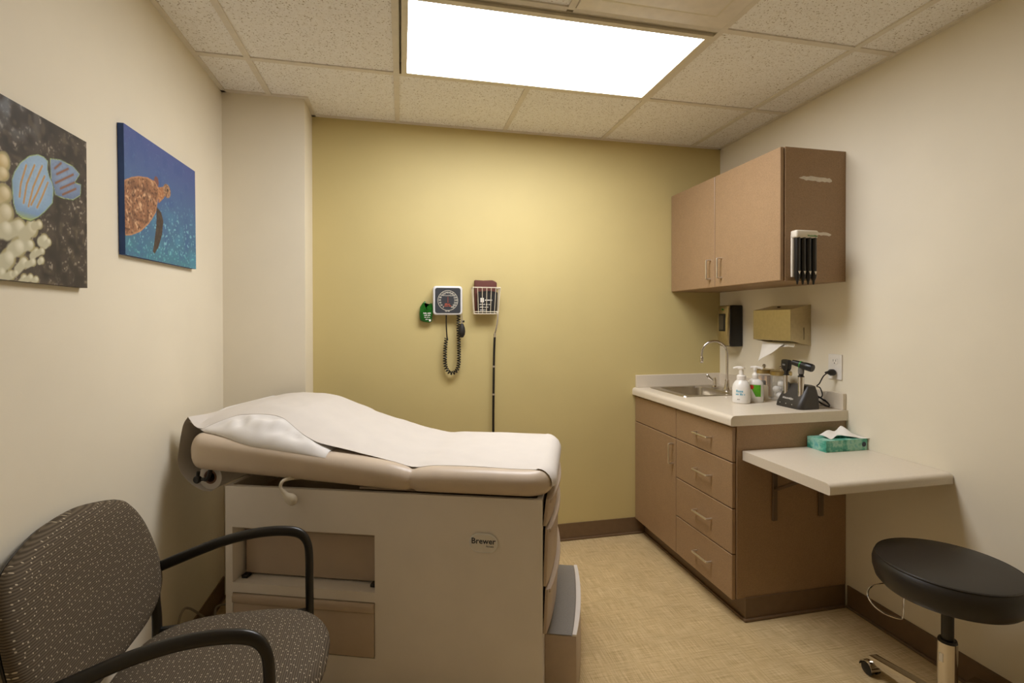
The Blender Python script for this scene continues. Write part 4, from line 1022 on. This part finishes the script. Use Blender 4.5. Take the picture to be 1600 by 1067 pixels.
def paint_turtle(Y, Z):
    ny, nz = Y.shape; img = np.zeros((ny, nz, 3)); n1 = vnoise(ny, nz, 60, 46, 5); n2 = vnoise(ny, nz, 12, 9, 6); n3 = vnoise(ny, nz, 100, 74, 7)
    f = np.clip((Z-1.545)/.40, 0, 1)[..., None]
    img[:] = srgb(70, 124, 144)*(1-f)**1.1 + srgb(80, 94, 152)*(1-(1-f)**1.1)
    lay(img, np.clip((n2-.55)*3, 0, 1), srgb(56, 84, 142), .4); lay(img, np.clip((.42-n2)*3, 0, 1)*np.clip((1.80-Z)/.15, 0, 1), srgb(84, 150, 178), .5)
    sp = np.clip((n1*n3-.43)*5, 0, 1)*np.clip((1.80-Z)/.16, 0.08, 1); lay(img, np.clip(sp*1.6, 0, 1), srgb(142, 204, 212), .75)
    lay(img, np.clip((n3-.62)*4, 0, 1)*np.clip((1.62-Z)/.06, 0, 1), srgb(70, 156, 160), .6)
    m = inpoly(Y, Z, FLIP).astype(float); lay(img, m, srgb(66, 54, 46)); lay(img, m*np.clip((n1-.5)*3, 0, 1), srgb(92, 76, 62), .6)
    m = inpoly(Y, Z, NECK).astype(float); lay(img, m, srgb(168, 112, 74)); lay(img, m*np.clip((n3-.5)*3, 0, 1), srgb(206, 160, 116), .7)
    d = np.hypot((Y-2.03)/.031, (Z-1.803)/.026); m = np.clip((1-d)*9, 0, 1); lay(img, m, srgb(182, 140, 104)); lay(img, m*np.clip((n3-.45)*4, 0, 1), srgb(104, 70, 52), .7)
    lay(img, np.clip((1-np.hypot(Y-2.036, Z-1.808)/.006)*4, 0, 1), srgb(40, 30, 28))
    d = np.hypot((Y-1.951)/.018, (Z-1.816)/.02); lay(img, np.clip((1-d)*8, 0, 1), srgb(128, 84, 78))
    m = inpoly(Y, Z, SHELL).astype(float); dd = segdist(Y, Z, SHELL, True)
    ang = np.arctan2(Z-1.71, Y-1.72); st = .5+.5*np.sin(ang*17+8*n2); sc = np.abs(np.sin((Y-1.7)*34))*np.abs(np.sin((Z-1.6)*30+1.2))
    base = srgb(160, 112, 80); lay(img, m, base); lay(img, m*np.clip(st*n1*2-.45, 0, 1), srgb(226, 184, 142), .85); lay(img, m*np.clip((n3-.55)*3.5, 0, 1), srgb(84, 52, 38), .75)
    lay(img, m*np.clip(.25-sc, 0, 1)*3, srgb(78, 50, 38), .5); lay(img, m*np.clip((.007-dd)/.004, 0, 1), srgb(198, 146, 104), .8)
    return img
def canvas(name, label, y0, y1, z0, z1, paint, rot, side_rgb):
    xw, th = XL, .018; cy, cz = (y0+y1)/2, (z0+z1)/2
    t = thing(name, label, 'picture', (xw, cy, cz)); t.rotation_euler = (rot, 0, 0)
    step = .0022; ny, nz = int((y1-y0)/step), int((z1-z0)/step)
    Yg = np.linspace(y0, y1, ny)[:, None]*np.ones((1, nz)); Zg = np.linspace(z0, z1, nz)[None, :]*np.ones((ny, 1))
    img = np.clip(paint(Yg, Zg), 0, 255)/255; imgl = np.where(img <= .04045, img/12.92, ((img+.055)/1.055)**2.4)
    V = np.stack([np.full(ny*nz, th), (Yg-cy).ravel(), (Zg-cz).ravel()], 1)
    idx = np.arange(ny*nz).reshape(ny, nz); F = np.stack([idx[:-1, :-1], idx[1:, :-1], idx[1:, 1:], idx[:-1, 1:]], -1).reshape(-1, 4)
    me = bpy.data.meshes.new('printed_face'); me.from_pydata(V.tolist(), [], F.tolist())
    at = me.color_attributes.new('print', 'FLOAT_COLOR', 'POINT')
    at.data.foreach_set('color', np.concatenate([imgl.reshape(-1, 3), np.ones((ny*nz, 1))], 1).astype(np.float32).ravel())
    me.materials.append(MAT['canvas_print']); o = bpy.data.objects.new('printed_face', me); COL.objects.link(o); o.parent = t
    s_ = plain('canvas_side_'+name, side_rgb, .65, var=.15, scale=14)
    obj('stretcher', box(.0008, th-.0004, y0-cy, y1-cy, z0-cz, z1-cz), 'canvas_side_'+name, t, smooth=False)
canvas('fish_canvas', 'unframed canvas photo of striped reef fish over pale coral', 1.05, 1.558, 1.4237, 1.8159, paint_fish, 0, (74, 64, 54))
canvas('turtle_canvas', 'unframed canvas photo of a brown sea turtle in blue water', 1.746, 2.284, 1.543, 1.943, paint_turtle, math.radians(.9), (52, 80, 138))
